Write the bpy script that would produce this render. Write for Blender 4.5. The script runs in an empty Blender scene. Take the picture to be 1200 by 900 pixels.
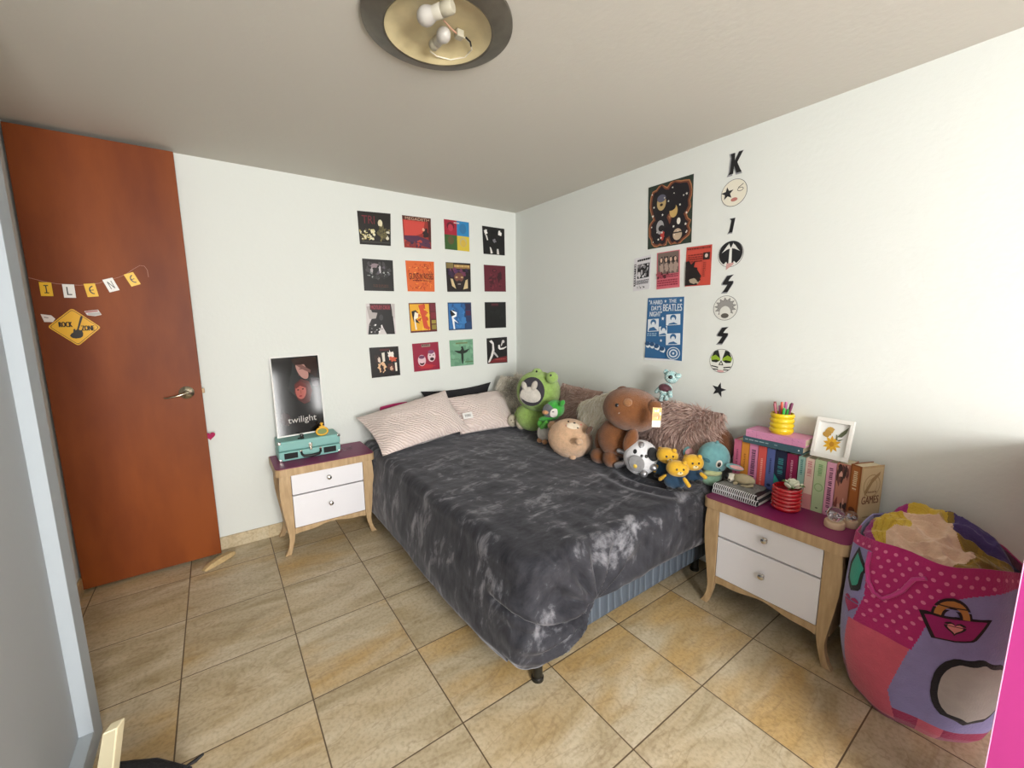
import bpy, math, random
from mathutils import Vector, Matrix, noise
from mathutils.geometry import tessellate_polygon
random.seed(7)
D=bpy.data; COL=bpy.context.scene.collection
PI=math.pi
# ---------------------------------------------------------------- camera numbers (solved from the tile grid and the walls)
S=.42
FPX=486.398; YAW=math.radians(35.45178); PITCH=math.radians(8.56152); ROLL=math.radians(-.490495)
CAM=Vector((-2.26119,-3.09946,1.42971)); H=2.373
_f=Vector((math.sin(YAW)*math.cos(PITCH),math.cos(YAW)*math.cos(PITCH),-math.sin(PITCH)))
_r0=Vector((math.cos(YAW),-math.sin(YAW),0)); _u0=_r0.cross(_f)
CR=_r0*math.cos(ROLL)+_u0*math.sin(ROLL); CU=-_r0*math.sin(ROLL)+_u0*math.cos(ROLL); CF=_f
def at(px,py,x=None,y=None,z=None):
    d=CF+CR*((px-600)/FPX)-CU*((py-450)/FPX)
    ax,v=(0,x) if x is not None else (1,y) if y is not None else (2,z)
    return CAM+d*((v-CAM[ax])/d[ax])
def mpp(P): return (P-CAM).dot(CF)/FPX
# ---------------------------------------------------------------- materials
def lin(c): return tuple((v/12.92 if v<=.04045 else ((v+.055)/1.055)**2.4) for v in c)
MC={}
def srgb(h): return tuple(int(h[i:i+2],16)/255 for i in (0,2,4))
def mat(name,hexc,rough=.6,metal=0,bump=0,bscale=60,var=0,vscale=8,hex2=None,sheen=0,coat=0,trans=0,emit=0,spec=.5,detail=4,stretch=None):
    if name in MC: return MC[name]
    m=D.materials.new(name); m.use_nodes=True; nt=m.node_tree; b=nt.nodes['Principled BSDF']
    c=lin(srgb(hexc)); b.inputs['Base Color'].default_value=(*c,1); b.inputs['Roughness'].default_value=rough
    b.inputs['Metallic'].default_value=metal; b.inputs['Specular IOR Level'].default_value=spec
    if sheen: b.inputs['Sheen Weight'].default_value=sheen; b.inputs['Sheen Roughness'].default_value=.45
    if coat: b.inputs['Coat Weight'].default_value=coat; b.inputs['Coat Roughness'].default_value=.08
    if trans: b.inputs['Transmission Weight'].default_value=trans
    tc=nt.nodes.new('ShaderNodeTexCoord'); src=tc.outputs['Object']
    if stretch:
        mp=nt.nodes.new('ShaderNodeMapping'); mp.inputs['Scale'].default_value=stretch; nt.links.new(src,mp.inputs[0]); src=mp.outputs[0]
    if var or hex2:
        n=nt.nodes.new('ShaderNodeTexNoise'); n.inputs['Scale'].default_value=vscale; n.inputs['Detail'].default_value=detail
        nt.links.new(src,n.inputs['Vector'])
        r=nt.nodes.new('ShaderNodeValToRGB'); nt.links.new(n.outputs['Fac'],r.inputs[0])
        c2=lin(srgb(hex2)) if hex2 else tuple(v*(1-var) for v in c)
        r.color_ramp.elements[0].position=.35; r.color_ramp.elements[1].position=.65
        r.color_ramp.elements[0].color=(*c2,1); r.color_ramp.elements[1].color=(*c,1)
        nt.links.new(r.outputs[0],b.inputs['Base Color'])
    if bump:
        n=nt.nodes.new('ShaderNodeTexNoise'); n.inputs['Scale'].default_value=bscale; n.inputs['Detail'].default_value=5
        nt.links.new(src,n.inputs['Vector'])
        bp=nt.nodes.new('ShaderNodeBump'); bp.inputs['Strength'].default_value=bump; bp.inputs['Distance'].default_value=.01
        nt.links.new(n.outputs['Fac'],bp.inputs['Height']); nt.links.new(bp.outputs[0],b.inputs['Normal'])
    MC[name]=m; return m
def pr(h,rough=.38): return mat('print_'+h,h,rough)       # printed / dyed flat colours
def plush(h,b=.9): return mat('plush_'+h,h,.95,bump=b,bscale=220,var=.18,vscale=40,sheen=.35)
# ---------------------------------------------------------------- mesh building
class MB:
    def __init__(s): s.v=[];s.f=[];s.mi=[];s.ms=[]
    def m(s,mt):
        if mt not in s.ms: s.ms.append(mt)
        return s.ms.index(mt)
    def add(s,vs,fs,mt):
        o=len(s.v); s.v+= [tuple(v) for v in vs]; k=s.m(mt)
        for f in fs: s.f.append([i+o for i in f]); s.mi.append(k)
        return s
    def box(s,a,b,mt,M=None):
        vs=[Vector((x,y,z)) for x in (a[0],b[0]) for y in (a[1],b[1]) for z in (a[2],b[2])]
        if M: vs=[M@v for v in vs]
        return s.add(vs,[(0,1,3,2),(4,6,7,5),(0,4,5,1),(2,3,7,6),(0,2,6,4),(1,5,7,3)],mt)
    def ell(s,c,r,mt,B=None,n=28,k=18,p=1):
        B=B or Matrix.Identity(3); c=Vector(c); vs=[];fs=[]
        sg=lambda v: math.copysign(abs(v)**p,v)
        for j in range(1,k):
            a=PI*j/k
            for i in range(n):
                t=2*PI*i/n; d=Vector((sg(math.sin(a))*sg(math.cos(t))*r[0],sg(math.sin(a))*sg(math.sin(t))*r[1],sg(math.cos(a))*r[2])); vs.append(c+B@d)
        vs.append(c+B@Vector((0,0,r[2]))); vs.append(c-B@Vector((0,0,r[2]))); T=len(vs)-2
        for j in range(k-2):
            for i in range(n): fs.append((j*n+i,(j+1)*n+i,(j+1)*n+(i+1)%n,j*n+(i+1)%n))
        for i in range(n): fs.append((T,i,(i+1)%n)); fs.append((T+1,(k-2)*n+(i+1)%n,(k-2)*n+i))
        return s.add(vs,fs,mt)
    def lathe(s,prof,mt,M=None,n=40):
        vs=[];fs=[]
        for r,z in prof:
            for i in range(n):
                t=2*PI*i/n; v=Vector((r*math.cos(t),r*math.sin(t),z)); vs.append(M@v if M else v)
        for j in range(len(prof)-1):
            for i in range(n): fs.append((j*n+i,j*n+(i+1)%n,(j+1)*n+(i+1)%n,(j+1)*n+i))
        if prof[0][0]>1e-5: fs.append(tuple(range(n-1,-1,-1)))
        if prof[-1][0]>1e-5: fs.append(tuple((len(prof)-1)*n+i for i in range(n)))
        return s.add(vs,fs,mt)
    def tube(s,pts,r,mt,n=10):
        pts=[Vector(p) for p in pts]; R=r if isinstance(r,(list,tuple)) else [r]*len(pts); vs=[];fs=[];prev=None
        for i,p in enumerate(pts):
            d=(pts[min(i+1,len(pts)-1)]-pts[max(i-1,0)]).normalized()
            a=prev if prev else (Vector((0,0,1)) if abs(d.z)<.9 else Vector((1,0,0)))
            x=(a-d*a.dot(d)).normalized(); prev=x; y=d.cross(x)
            for k in range(n):
                t=2*PI*k/n; vs.append(p+x*(R[i]*math.cos(t))+y*(R[i]*math.sin(t)))
        for i in range(len(pts)-1):
            for k in range(n): fs.append((i*n+k,i*n+(k+1)%n,(i+1)*n+(k+1)%n,(i+1)*n+k))
        fs.append(tuple(range(n-1,-1,-1))); fs.append(tuple((len(pts)-1)*n+k for k in range(n)))
        return s.add(vs,fs,mt)
    def prism(s,poly,fn,d,mt):
        """poly: 2-D outline; fn(u,v,w)->3-D; w from 0 to d"""
        n=len(poly); vs=[fn(u,v,0) for u,v in poly]+[fn(u,v,d) for u,v in poly]
        tri=tessellate_polygon([[Vector((u,v,0)) for u,v in poly]])
        fs=[tuple(t) for t in tri]+[tuple(i+n for i in reversed(t)) for t in tri]+[(i,(i+1)%n,(i+1)%n+n,i+n) for i in range(n)]
        return s.add(vs,fs,mt)
    def flat(s,poly,fn,w,mt):
        tri=tessellate_polygon([[Vector((u,v,0)) for u,v in poly]])
        return s.add([fn(u,v,w) for u,v in poly],[tuple(t) for t in tri],mt)
    def build(s,name,parent=None,smooth=True,ang=40,bevel=0,recalc=True):
        me=D.meshes.new(name); me.from_pydata(s.v,[],s.f)
        for mt in s.ms: me.materials.append(mt)
        me.polygons.foreach_set('material_index',s.mi)
        me.update()
        if recalc:
            import bmesh
            b=bmesh.new(); b.from_mesh(me); bmesh.ops.recalc_face_normals(b,faces=b.faces[:]); b.to_mesh(me); b.free()
        if smooth:
            me.polygons.foreach_set('use_smooth',[True]*len(me.polygons)); me.set_sharp_from_angle(angle=math.radians(ang))
        o=D.objects.new(name,me); COL.objects.link(o)
        if bevel:
            bm=o.modifiers.new('bevel','BEVEL'); bm.width=bevel; bm.segments=3; bm.limit_method='ANGLE'; bm.angle_limit=math.radians(40)
        if parent:
            o.parent=parent; o.matrix_parent_inverse=Matrix.Identity(4)
            # part meshes are written in world space: move them into the thing's frame
            P=parent
            W=Matrix.Identity(4); chain=[]
            while P: chain.append(P); P=P.parent
            for P in reversed(chain): W=W@P.matrix_basis
            if not LOCAL[0]: me.transform(W.inverted())
        return o
LOCAL=[False]
def tag(o,label,cat,group=None):
    o['label']=label; o['category']=cat
    if group: o['group']=group
    return o
def thing(name,label,cat,loc=(0,0,0),rz=0,group=None):
    o=D.objects.new(name,None); COL.objects.link(o); o.location=loc; o.rotation_euler=(0,0,rz); o.empty_display_size=.05
    return tag(o,label,cat,group)
def struct(o): o['kind']='structure'; return o
def rbox(name,a,b,mt,parent=None,bevel=.003,M=None): return MB().box(a,b,mt,M).build(name,parent,bevel=bevel)
def origin(o,loc):
    """put a one-mesh thing's origin at its base"""
    loc=Vector(loc); o.data.transform(Matrix.Translation(-loc)); o.location=loc; return o
# ---------------------------------------------------------------- text outlines
TX={}
def text2d(t,font=None):
    if t in TX: return TX[t]
    c=D.curves.new('lettering','FONT'); c.body=t; c.size=1; c.resolution_u=3; c.align_x='LEFT'
    o=D.objects.new('lettering',c); COL.objects.link(o)
    dg=bpy.context.evaluated_depsgraph_get(); me=o.evaluated_get(dg).to_mesh()
    vs=[(v.co.x,v.co.y) for v in me.vertices]; fs=[tuple(p.vertices) for p in me.polygons]
    o.evaluated_get(dg).to_mesh_clear(); D.objects.remove(o); D.curves.remove(c)
    x0=min(v[0] for v in vs);x1=max(v[0] for v in vs);y0=min(v[1] for v in vs);y1=max(v[1] for v in vs)
    TX[t]=([((x-x0)/(x1-x0),(y-y0)/(y1-y0)) for x,y in vs],fs); return TX[t]
class Art(MB):
    """a printed sheet: corners TL,TR,BR,BL ; n outward ; u right, v down in 0..1"""
    def __init__(s,c,n,th,paper):
        super().__init__(); s.c=[Vector(q) for q in c]; s.n=Vector(n).normalized(); s.th=th; s.L=0
        s.prism([(0,0),(1,0),(1,1),(0,1)],s.fn,th,paper)
    def fn(s,u,v,w): 
        a,b,c,d=s.c; return (a*(1-u)*(1-v)+b*u*(1-v)+c*u*v+d*(1-u)*v)+s.n*w
    def w(s): s.L+=1; return s.th+s.L*.00012
    def poly(s,h,pts): s.flat(pts,s.fn,s.w(),pr(h)); return s
    def rect(s,h,u0,v0,u1,v1): return s.poly(h,[(u0,v0),(u1,v0),(u1,v1),(u0,v1)])
    def circ(s,h,u,v,r,ry=None,n=22,rot=0):
        ry=ry or r; return s.poly(h,[(u+r*math.cos(2*PI*i/n)*math.cos(rot)-ry*math.sin(2*PI*i/n)*math.sin(rot),v+r*math.cos(2*PI*i/n)*math.sin(rot)+ry*math.sin(2*PI*i/n)*math.cos(rot)) for i in range(n)])
    def star(s,h,u,v,r,asp=1,rot=0,k=5,inner=.42):
        return s.poly(h,[(u+asp*(r if i%2==0 else r*inner)*math.sin(PI*i/k+rot),v-(r if i%2==0 else r*inner)*math.cos(PI*i/k+rot)) for i in range(2*k)])
    def blot(s,h,u,v,r,ry=None,seed=0,rough=.35,n=18):
        rn=random.Random(seed*131+int(u*97)+int(v*57)); ry=ry or r
        pts=[]
        for i in range(n):
            k=1+rough*(rn.random()*2-1); pts.append((min(.985,max(.015,u+r*k*math.cos(2*PI*i/n))),min(.985,max(.015,v+ry*k*math.sin(2*PI*i/n)))))
        return s.poly(h,pts)
    def spots(s,cols,n,u0,v0,u1,v1,r,seed=1,rough=.45):
        rn=random.Random(seed)
        for i in range(n): s.blot(rn.choice(cols),u0+(u1-u0)*rn.random(),v0+(v1-v0)*rn.random(),r*(.4+rn.random()),r*(.4+rn.random()),seed+i,rough,9)
        return s
    def lines(s,h,u0,v0,u1,v1,n,seed=3):
        rn=random.Random(seed); dv=(v1-v0)/n
        for i in range(n):
            u=u0
            while u<u1-.02:
                w=min(u1-u,.03+.09*rn.random()); s.rect(h,u,v0+dv*i,u+w,v0+dv*(i+.55)); u+=w+.02
        return s
    def text(s,h,t,u0,v0,u1,v1,rot=False):
        vs,fs=text2d(t); w=s.w()
        if rot: s.add([s.fn(u1-(1-0)*(y)*(u1-u0) if rot=='x' else u0+(1-y)*0+y*0+(u1-u0)*y,v0+(v1-v0)*x,w) for x,y in vs],fs,pr(h))
        else: s.add([s.fn(u0+(u1-u0)*x,v1-(v1-v0)*y,w) for x,y in vs],fs,pr(h))
        return s
# ================================================================ MATERIALS FOR THE ROOM
def wallmat():
    return mat('wall_paint','d6d9d4',.85,bump=.12,bscale=45)
M_wall=wallmat(); M_ceil=mat('ceiling_paint','cac7be',.9,bump=.1,bscale=50)
M_grayw=mat('closet_paint','a3abb1',.7,bump=.05,bscale=50)
M_wood=mat('door_veneer','864214',.5,var=.45,vscale=3.2,bump=.03,bscale=80,stretch=(1.2,1,.35),spec=.25,detail=8,hex2='6b2e0a')
M_oak=mat('pale_oak','bda07a',.5,hex2='a98c66',vscale=9,stretch=(6,6,1),bump=.04,bscale=70)
M_white=mat('white_laminate','e2e0e4',.4,bump=.05,bscale=90)
M_purple=mat('purple_top','7a1d52',.42,bump=.03,bscale=120)
M_chrome=mat('chrome','c9c7c2',.18,1)
M_black=mat('black_plastic','121214',.4)
def tile_mat(base=('bcad90','a39270','cdc1a8'),grid=True):
    m=D.materials.new('stone_floor_tile' if grid else 'stone_baseboard'); m.use_nodes=True; nt=m.node_tree; b=nt.nodes['Principled BSDF']; L=nt.links
    g=nt.nodes.new('ShaderNodeNewGeometry'); mp=nt.nodes.new('ShaderNodeMapping'); mp.vector_type='POINT'
    mp.inputs['Location'].default_value=(2.50044+4.2,.25352+8.4,0); L.new(g.outputs['Position'],mp.inputs[0])
    br=nt.nodes.new('ShaderNodeTexBrick'); br.offset=0; br.squash=1; br.inputs['Scale'].default_value=1; br.inputs['Brick Width'].default_value=S; br.inputs['Row Height'].default_value=S
    br.inputs['Mortar Size'].default_value=.0028; br.inputs['Mortar Smooth'].default_value=.3
    br.inputs['Color1'].default_value=(0,0,0,1); br.inputs['Color2'].default_value=(1,1,1,1); br.inputs['Mortar'].default_value=(.5,.5,.5,1)
    L.new(mp.outputs[0],br.inputs['Vector'])
    n1=nt.nodes.new('ShaderNodeTexNoise'); n1.inputs['Scale'].default_value=2.2; n1.inputs['Detail'].default_value=9; n1.inputs['Roughness'].default_value=.62; n1.inputs['Distortion'].default_value=1.2
    mp2=nt.nodes.new('ShaderNodeMapping'); mp2.inputs['Scale'].default_value=(1,2.6,1); mp2.inputs['Rotation'].default_value=(0,0,.3); L.new(g.outputs['Position'],mp2.inputs[0])
    ad=nt.nodes.new('ShaderNodeVectorMath'); ad.operation='ADD'; L.new(mp2.outputs[0],ad.inputs[0])
    sc=nt.nodes.new('ShaderNodeVectorMath'); sc.operation='SCALE'; sc.inputs['Scale'].default_value=7.; L.new(br.outputs['Color'],sc.inputs[0]); L.new(sc.outputs[0],ad.inputs[1])
    L.new(ad.outputs[0],n1.inputs['Vector'])
    r=nt.nodes.new('ShaderNodeValToRGB'); e=r.color_ramp.elements
    e[0].position=.32; e[0].color=(*lin(srgb(base[1])),1); e[1].position=.68; e[1].color=(*lin(srgb(base[2])),1)
    k=e.new(.5); k.color=(*lin(srgb(base[0])),1); L.new(n1.outputs['Fac'],r.inputs[0])
    # ochre staining and thin veins
    n2=nt.nodes.new('ShaderNodeTexNoise'); n2.inputs['Scale'].default_value=1.6; n2.inputs['Detail'].default_value=3; L.new(ad.outputs[0],n2.inputs['Vector'])
    r2=nt.nodes.new('ShaderNodeValToRGB'); r2.color_ramp.elements[0].position=.45; r2.color_ramp.elements[1].position=.7; L.new(n2.outputs['Fac'],r2.inputs[0])
    mx=nt.nodes.new('ShaderNodeMixRGB'); mx.inputs[2].default_value=(*lin(srgb('c29a52')),1); L.new(r.outputs[0],mx.inputs[1])
    ml=nt.nodes.new('ShaderNodeMath'); ml.operation='MULTIPLY'; ml.inputs[1].default_value=.6; 
    sx=nt.nodes.new('ShaderNodeSeparateXYZ'); L.new(br.outputs['Color'],sx.inputs[0]); tr=nt.nodes.new('ShaderNodeMapRange'); tr.inputs['From Min'].default_value=.25; tr.inputs['From Max'].default_value=.95; tr.inputs['To Min'].default_value=.25; tr.inputs['To Max'].default_value=1.7; L.new(sx.outputs[0],tr.inputs['Value'])
    mt_=nt.nodes.new('ShaderNodeMath'); mt_.operation='MULTIPLY'; mt_.use_clamp=True; L.new(r2.outputs[0],mt_.inputs[0]); L.new(tr.outputs[0],mt_.inputs[1]); L.new(mt_.outputs[0],ml.inputs[0]); L.new(ml.outputs[0],mx.inputs[0])
    n3=nt.nodes.new('ShaderNodeTexNoise'); n3.inputs['Scale'].default_value=70; n3.inputs['Detail'].default_value=6; L.new(g.outputs['Position'],n3.inputs['Vector'])
    r3=nt.nodes.new('ShaderNodeValToRGB'); r3.color_ramp.elements[0].position=.3; r3.color_ramp.elements[0].color=(.72,.7,.66,1); r3.color_ramp.elements[1].position=.55; L.new(n3.outputs['Fac'],r3.inputs[0])
    m2=nt.nodes.new('ShaderNodeMixRGB'); m2.blend_type='MULTIPLY'; m2.inputs[0].default_value=.8; L.new(mx.outputs[0],m2.inputs[1]); L.new(r3.outputs[0],m2.inputs[2])
    out=m2.outputs[0]
    vn=nt.nodes.new('ShaderNodeTexNoise'); vn.inputs['Scale'].default_value=3.2; vn.inputs['Detail'].default_value=4; vn.inputs['Distortion'].default_value=.6; L.new(ad.outputs[0],vn.inputs['Vector'])
    vr=nt.nodes.new('ShaderNodeValToRGB'); ve=vr.color_ramp.elements; ve[0].position=.485; ve[0].color=(0,0,0,1); ve[1].position=.515; ve[1].color=(0,0,0,1); q_=ve.new(.5); q_.color=(1,1,1,1); L.new(vn.outputs['Fac'],vr.inputs[0])
    vm=nt.nodes.new('ShaderNodeMath'); vm.operation='MULTIPLY'; vm.inputs[1].default_value=.3; L.new(vr.outputs[0],vm.inputs[0])
    v2=nt.nodes.new('ShaderNodeMixRGB'); v2.inputs[2].default_value=(*lin(srgb('7d6546')),1); L.new(vm.outputs[0],v2.inputs[0]); L.new(out,v2.inputs[1]); out=v2.outputs[0]
    bp=nt.nodes.new('ShaderNodeBump'); bp.inputs['Strength'].default_value=.35; bp.inputs['Distance'].default_value=.004
    if grid:
        m3=nt.nodes.new('ShaderNodeMixRGB'); m3.inputs[2].default_value=(*lin(srgb('5f4e38')),1); L.new(out,m3.inputs[1]); L.new(br.outputs['Fac'],m3.inputs[0]); out=m3.outputs[0]
        sb=nt.nodes.new('ShaderNodeMath'); sb.operation='SUBTRACT'; L.new(n3.outputs['Fac'],sb.inputs[0]); mm=nt.nodes.new('ShaderNodeMath'); mm.operation='MULTIPLY'; mm.inputs[1].default_value=2; L.new(br.outputs['Fac'],mm.inputs[0]); L.new(mm.outputs[0],sb.inputs[1]); L.new(sb.outputs[0],bp.inputs['Height'])
    else: L.new(n3.outputs['Fac'],bp.inputs['Height'])
    L.new(bp.outputs[0],b.inputs['Normal']); L.new(out,b.inputs['Base Color']); b.inputs['Roughness'].default_value=.42
    return m
M_tile=tile_mat(); M_base=tile_mat(('c2b293','b5a07a','cabfa5'),False)
# ================================================================ ROOM SHELL
XL=-2.972; XC=-2.715; YC=-1.2; YF=-5.4; T=.12
struct(rbox('floor',(XL-T,YF-T,-.1),(T,T,0),M_tile,bevel=0))
struct(rbox('ceiling',(XL-T,YF-T,H),(T,T,H+.1),M_ceil,bevel=0))
struct(rbox('wall_back',(XL-T,0,0),(0,T,H),M_wall,bevel=0))
struct(rbox('wall_right',(0,YF-T,0),(T,T,H),M_wall,bevel=0))
struct(rbox('wall_left',(XL-T,YC,0),(XL,0,H),M_wall,bevel=0))
# closet wall with a recessed panel
w=MB(); w.box((XL-T,YC-.09,0),(XC,YC,H),M_grayw); w.box((XL-T,YF,0),(XC,YC-.09,.075),M_grayw); w.box((XL-T,YF,2.25),(XC,YC-.09,H),M_grayw); w.box((XL-T,YF,.075),(XC,YF+.12,2.25),M_grayw)
struct(w.build('wall_closet',bevel=.002))
struct(rbox('door_2',(XC-.075,YF+.12,.075),(XC-.036,YC-.09,2.25),mat('closet_panel','a3a8ac',.6,bump=.05,bscale=60)))
# wall behind the viewer; its narrow second window is added for a poster reflection
WIN=[(-2.66,-1.46,.75,2.15),(-.90,-.74,1.35,1.95)]
w=MB(); xs=[XL-T,WIN[0][0],WIN[0][1],WIN[1][0],WIN[1][1],0]
for i in (0,2,4): w.box((xs[i],YF-T,0),(xs[i+1],YF,H),M_wall)
for x0,x1,z0,z1 in WIN: w.box((x0,YF-T,0),(x1,YF,z0),M_wall); w.box((x0,YF-T,z1),(x1,YF,H),M_wall)
struct(w.build('wall_front',smooth=False))
for i,(x0,x1,z0,z1) in enumerate(WIN):
    fr=MB(); al=mat('window_alu','c8c8c6',.35,.6); xm=(x0+x1)/2
    for a,b in (((x0,z0),(x0+.025,z1)),((x1-.025,z0),(x1,z1)),((x0,z0),(x1,z0+.025)),((x0,z1-.025),(x1,z1)))+((((xm-.02,z0),(xm+.02,z1)),) if i==0 else ()):
        fr.box((a[0],YF-.09,a[1]),(b[0],YF-.04,b[1]),al)
    struct(fr.build('window_%d'%(i+1)))  # second one is an added slit, shaped for its reflection in the film poster
struct(rbox('baseboard_back',(XL,-.012,0),(0,0,.085),M_base)); struct(rbox('baseboard_left',(XL,YC,0),(XL+.012,-.012,.085),M_base))
# ---- the open door folded against the back wall
dr=rbox('door_1',(-2.962,-.085,.018),(-2.349,-.047,2.352),M_wood,bevel=.002); struct(dr)
Mb=mat('satin_nickel','b9b19c',.25,1)
hd=MB(); P=Vector((-2.42,-.085,1.041)); RX=Matrix.Rotation(PI/2,4,'X')
hd.lathe([(.0,-.002),(.036,-.002),(.036,.004),(.028,.010),(.014,.014),(.012,.045),(0,.05)],Mb,Matrix.Translation(P)@RX)
hd.tube([P+Vector(q) for q in ((0,-.042,0),(-.02,-.052,-.004),(-.05,-.052,-.012),(-.085,-.05,-.018),(-.1,-.046,-.016))],[.009,.008,.0055,.0045,.0035],Mb)
hd.build('door_handle',dr)
rbox('door_latch',(-2.350,-.075,1.028),(-2.336,-.057,1.056),mat('latch_metal','6c5a45',.35,.8),dr,.001)
# ================================================================ THINGS ON THE DOOR
YD=-.086
def dpt(x,z,w=0): return Vector((x,YD-w,z))
b=thing('name_bunting','string of five yellow and white letter cards hung across the wooden door','bunting',(-2.75,YD,1.64))
pts=[(-2.962,1.658),(-2.93,1.648),(-2.907,1.640),(-2.868,1.633),(-2.829,1.630),(-2.79,1.629),(-2.755,1.633),(-2.715,1.643),(-2.685,1.658),(-2.64,1.675),(-2.61,1.692),(-2.575,1.722),(-2.548,1.742),(-2.53,1.74),(-2.520,1.72),(-2.519,1.683)]
MB().tube([dpt(x,z,.003) for x,z in pts],.0011,mat('red_white_twine','b98a78',.8),6).build('twine',b)
for t,c,x,z,a in (('I','e3b21f',-2.907,1.605,0),('L','e6e4e0',-2.829,1.599,.0),('E','e3b21f',-2.749,1.606,.12),('N','e6e4e0',-2.672,1.635,.33),('E','e8b928',-2.586,1.668,.38)):
    ca,sa=math.cos(a),math.sin(a); w2,h2=.021,.033
    q=[(x+u*ca-v*sa*-1*-1 if 0 else x+u*ca-v*sa*(-1)*(-1), z+u*sa+v*ca) for u,v in ((-w2,h2),(w2,h2),(w2,-h2),(-w2,-h2))]
    ar=Art([dpt(*p,.004) for p in q],(0,-1,0),.001,pr(c)); ar.text('1d1a14',t,.3,.2,.72,.8) if t in 'LN' else None
    if t=='I': ar.rect('1d1a14',.46,.2,.56,.8); ar.rect('1d1a14',.32,.2,.7,.27); ar.rect('1d1a14',.32,.73,.7,.8)
    if t=='E':
        n=14; arc=[(.72-.0+ .34*math.cos(PI*.5+PI*i/n)*1.2,.5-.32*math.sin(PI*.5+PI*i/n)) for i in range(n+1)]; inn=[(.72+.24*math.cos(PI*.5+PI*i/n)*1.2,.5-.24*math.sin(PI*.5+PI*i/n)) for i in range(n,-1,-1)]
        ar.poly('1d1a14',arc+inn); ar.rect('1d1a14',.4,.47,.72,.53)
    ar.build('letter_card',b,smooth=False)
# diamond sign
sc_=(-2.830,1.42); q=[(-2.830,1.515),(-2.734,1.418),(-2.828,1.325),(-2.925,1.423)]
sg=MB(); cx,cz=-2.8292,1.4203
def rdia(k,rr=.18):
    out=[]
    for i in range(4):
        p=Vector(q[i]);a=Vector(q[i-1]);c=Vector(q[(i+1)%4]); ctr=Vector((cx,cz))
        for t in (0,.25,.5,.75,1):
            s0=p.lerp(a,rr*.5); s1=p.lerp(c,rr*.5); m=(1-t)**2*s0+2*t*(1-t)*p+t*t*s1; out.append(tuple(ctr+(m-ctr)*k))
    return out
fn=lambda u,v,w: Vector((u,YD-w,v))
sg.prism(rdia(1),fn,.004,pr('e0a81c')); sg.flat(rdia(.93),fn,.0042,pr('3a2a10')); sg.flat(rdia(.9),fn,.0044,pr('e0a81c'))
def wtext(mb,t,x0,x1,z0,z1,h,w=.0046,f=fn,slant=0):
    vs,fs=text2d(t); mb.add([f(x0+(x1-x0)*x,z0+(z1-z0)*y+slant*x,w) for x,y in vs],fs,pr(h))
for d in (-.0015,0,.0015): wtext(sg,'ROCK',-2.884+d,-2.838+d,1.421,1.447,'1e1710')
for d in (-.0015,0,.0015): wtext(sg,'ZONE',-2.806+d,-2.760+d,1.402,1.428,'1e1710')
sg.flat([(-2.825,1.408),(-2.818,1.41),(-2.812,1.404),(-2.806,1.406),(-2.803,1.388),(-2.806,1.374),(-2.815,1.366),(-2.832,1.363),(-2.845,1.367),(-2.852,1.377),(-2.846,1.388),(-2.838,1.394),(-2.836,1.41),(-2.830,1.412),(-2.829,1.404)],fn,.0048,pr('1e1710'))
sg.flat([(-2.827,1.395),(-2.822,1.394),(-2.796,1.468),(-2.797,1.478),(-2.803,1.474),(-2.806,1.466)],fn,.005,pr('1e1710'))
tag(origin(sg.build('diamond_sign',smooth=False),(cx,YD,1.325)),'yellow diamond ROCK ZONE sign with a guitar on the wooden door','sign')
s1=MB(); s1.prism([(-2.940,1.485),(-2.905,1.479),(-2.893,1.462),(-2.903,1.446),(-2.932,1.447)],lambda u,v,w:Vector((u,YD-.005-w+.0*u,v)),.0015,pr('ddd2cc')); s1.flat([(-2.93,1.468),(-2.915,1.465),(-2.915,1.468),(-2.93,1.472)],fn,.0072,pr('6b5b58'))
tag(origin(s1.build('paper_sticker',smooth=False),(-2.918,YD-.005,1.446)),'small white paper sticker at left corner of the diamond sign','sticker')
s1=MB(); s1.prism([(-2.786,1.500),(-2.735,1.508),(-2.724,1.482),(-2.750,1.475),(-2.778,1.480)],lambda u,v,w:Vector((u,YD-.005-w,v)),.002,pr('cfc5c0')); s1.flat([(-2.784,1.498),(-2.737,1.505),(-2.735,1.499),(-2.782,1.492)],fn,.0075,pr('9a4440')); s1.flat([(-2.775,1.49),(-2.73,1.495),(-2.728,1.484),(-2.752,1.478),(-2.775,1.482)],fn,.0078,pr('a8a4a0'))
tag(origin(s1.build('foil_sticker',smooth=False),(-2.755,YD-.005,1.475)),'crumpled silver and red foil sticker at right corner of diamond sign','sticker')
def heart(cx,cz,r): return [(cx+r*.062*16*math.sin(t)**3,cz+r*.062*(13*math.cos(t)-5*math.cos(2*t)-2*math.cos(3*t)-math.cos(4*t))) for t in [2*PI*i/28 for i in range(28)]]
hm=MB(); hm.prism(heart(-2.336,.765,.026),lambda u,v,w:Vector((u,-.066-w,v)),.008,mat('magenta_felt','a3194f',.8)); tag(origin(hm.build('felt_heart'),(-2.336,-.066,.74)),'small magenta felt heart peeking out at the right edge of the door','heart ornament')
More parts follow.
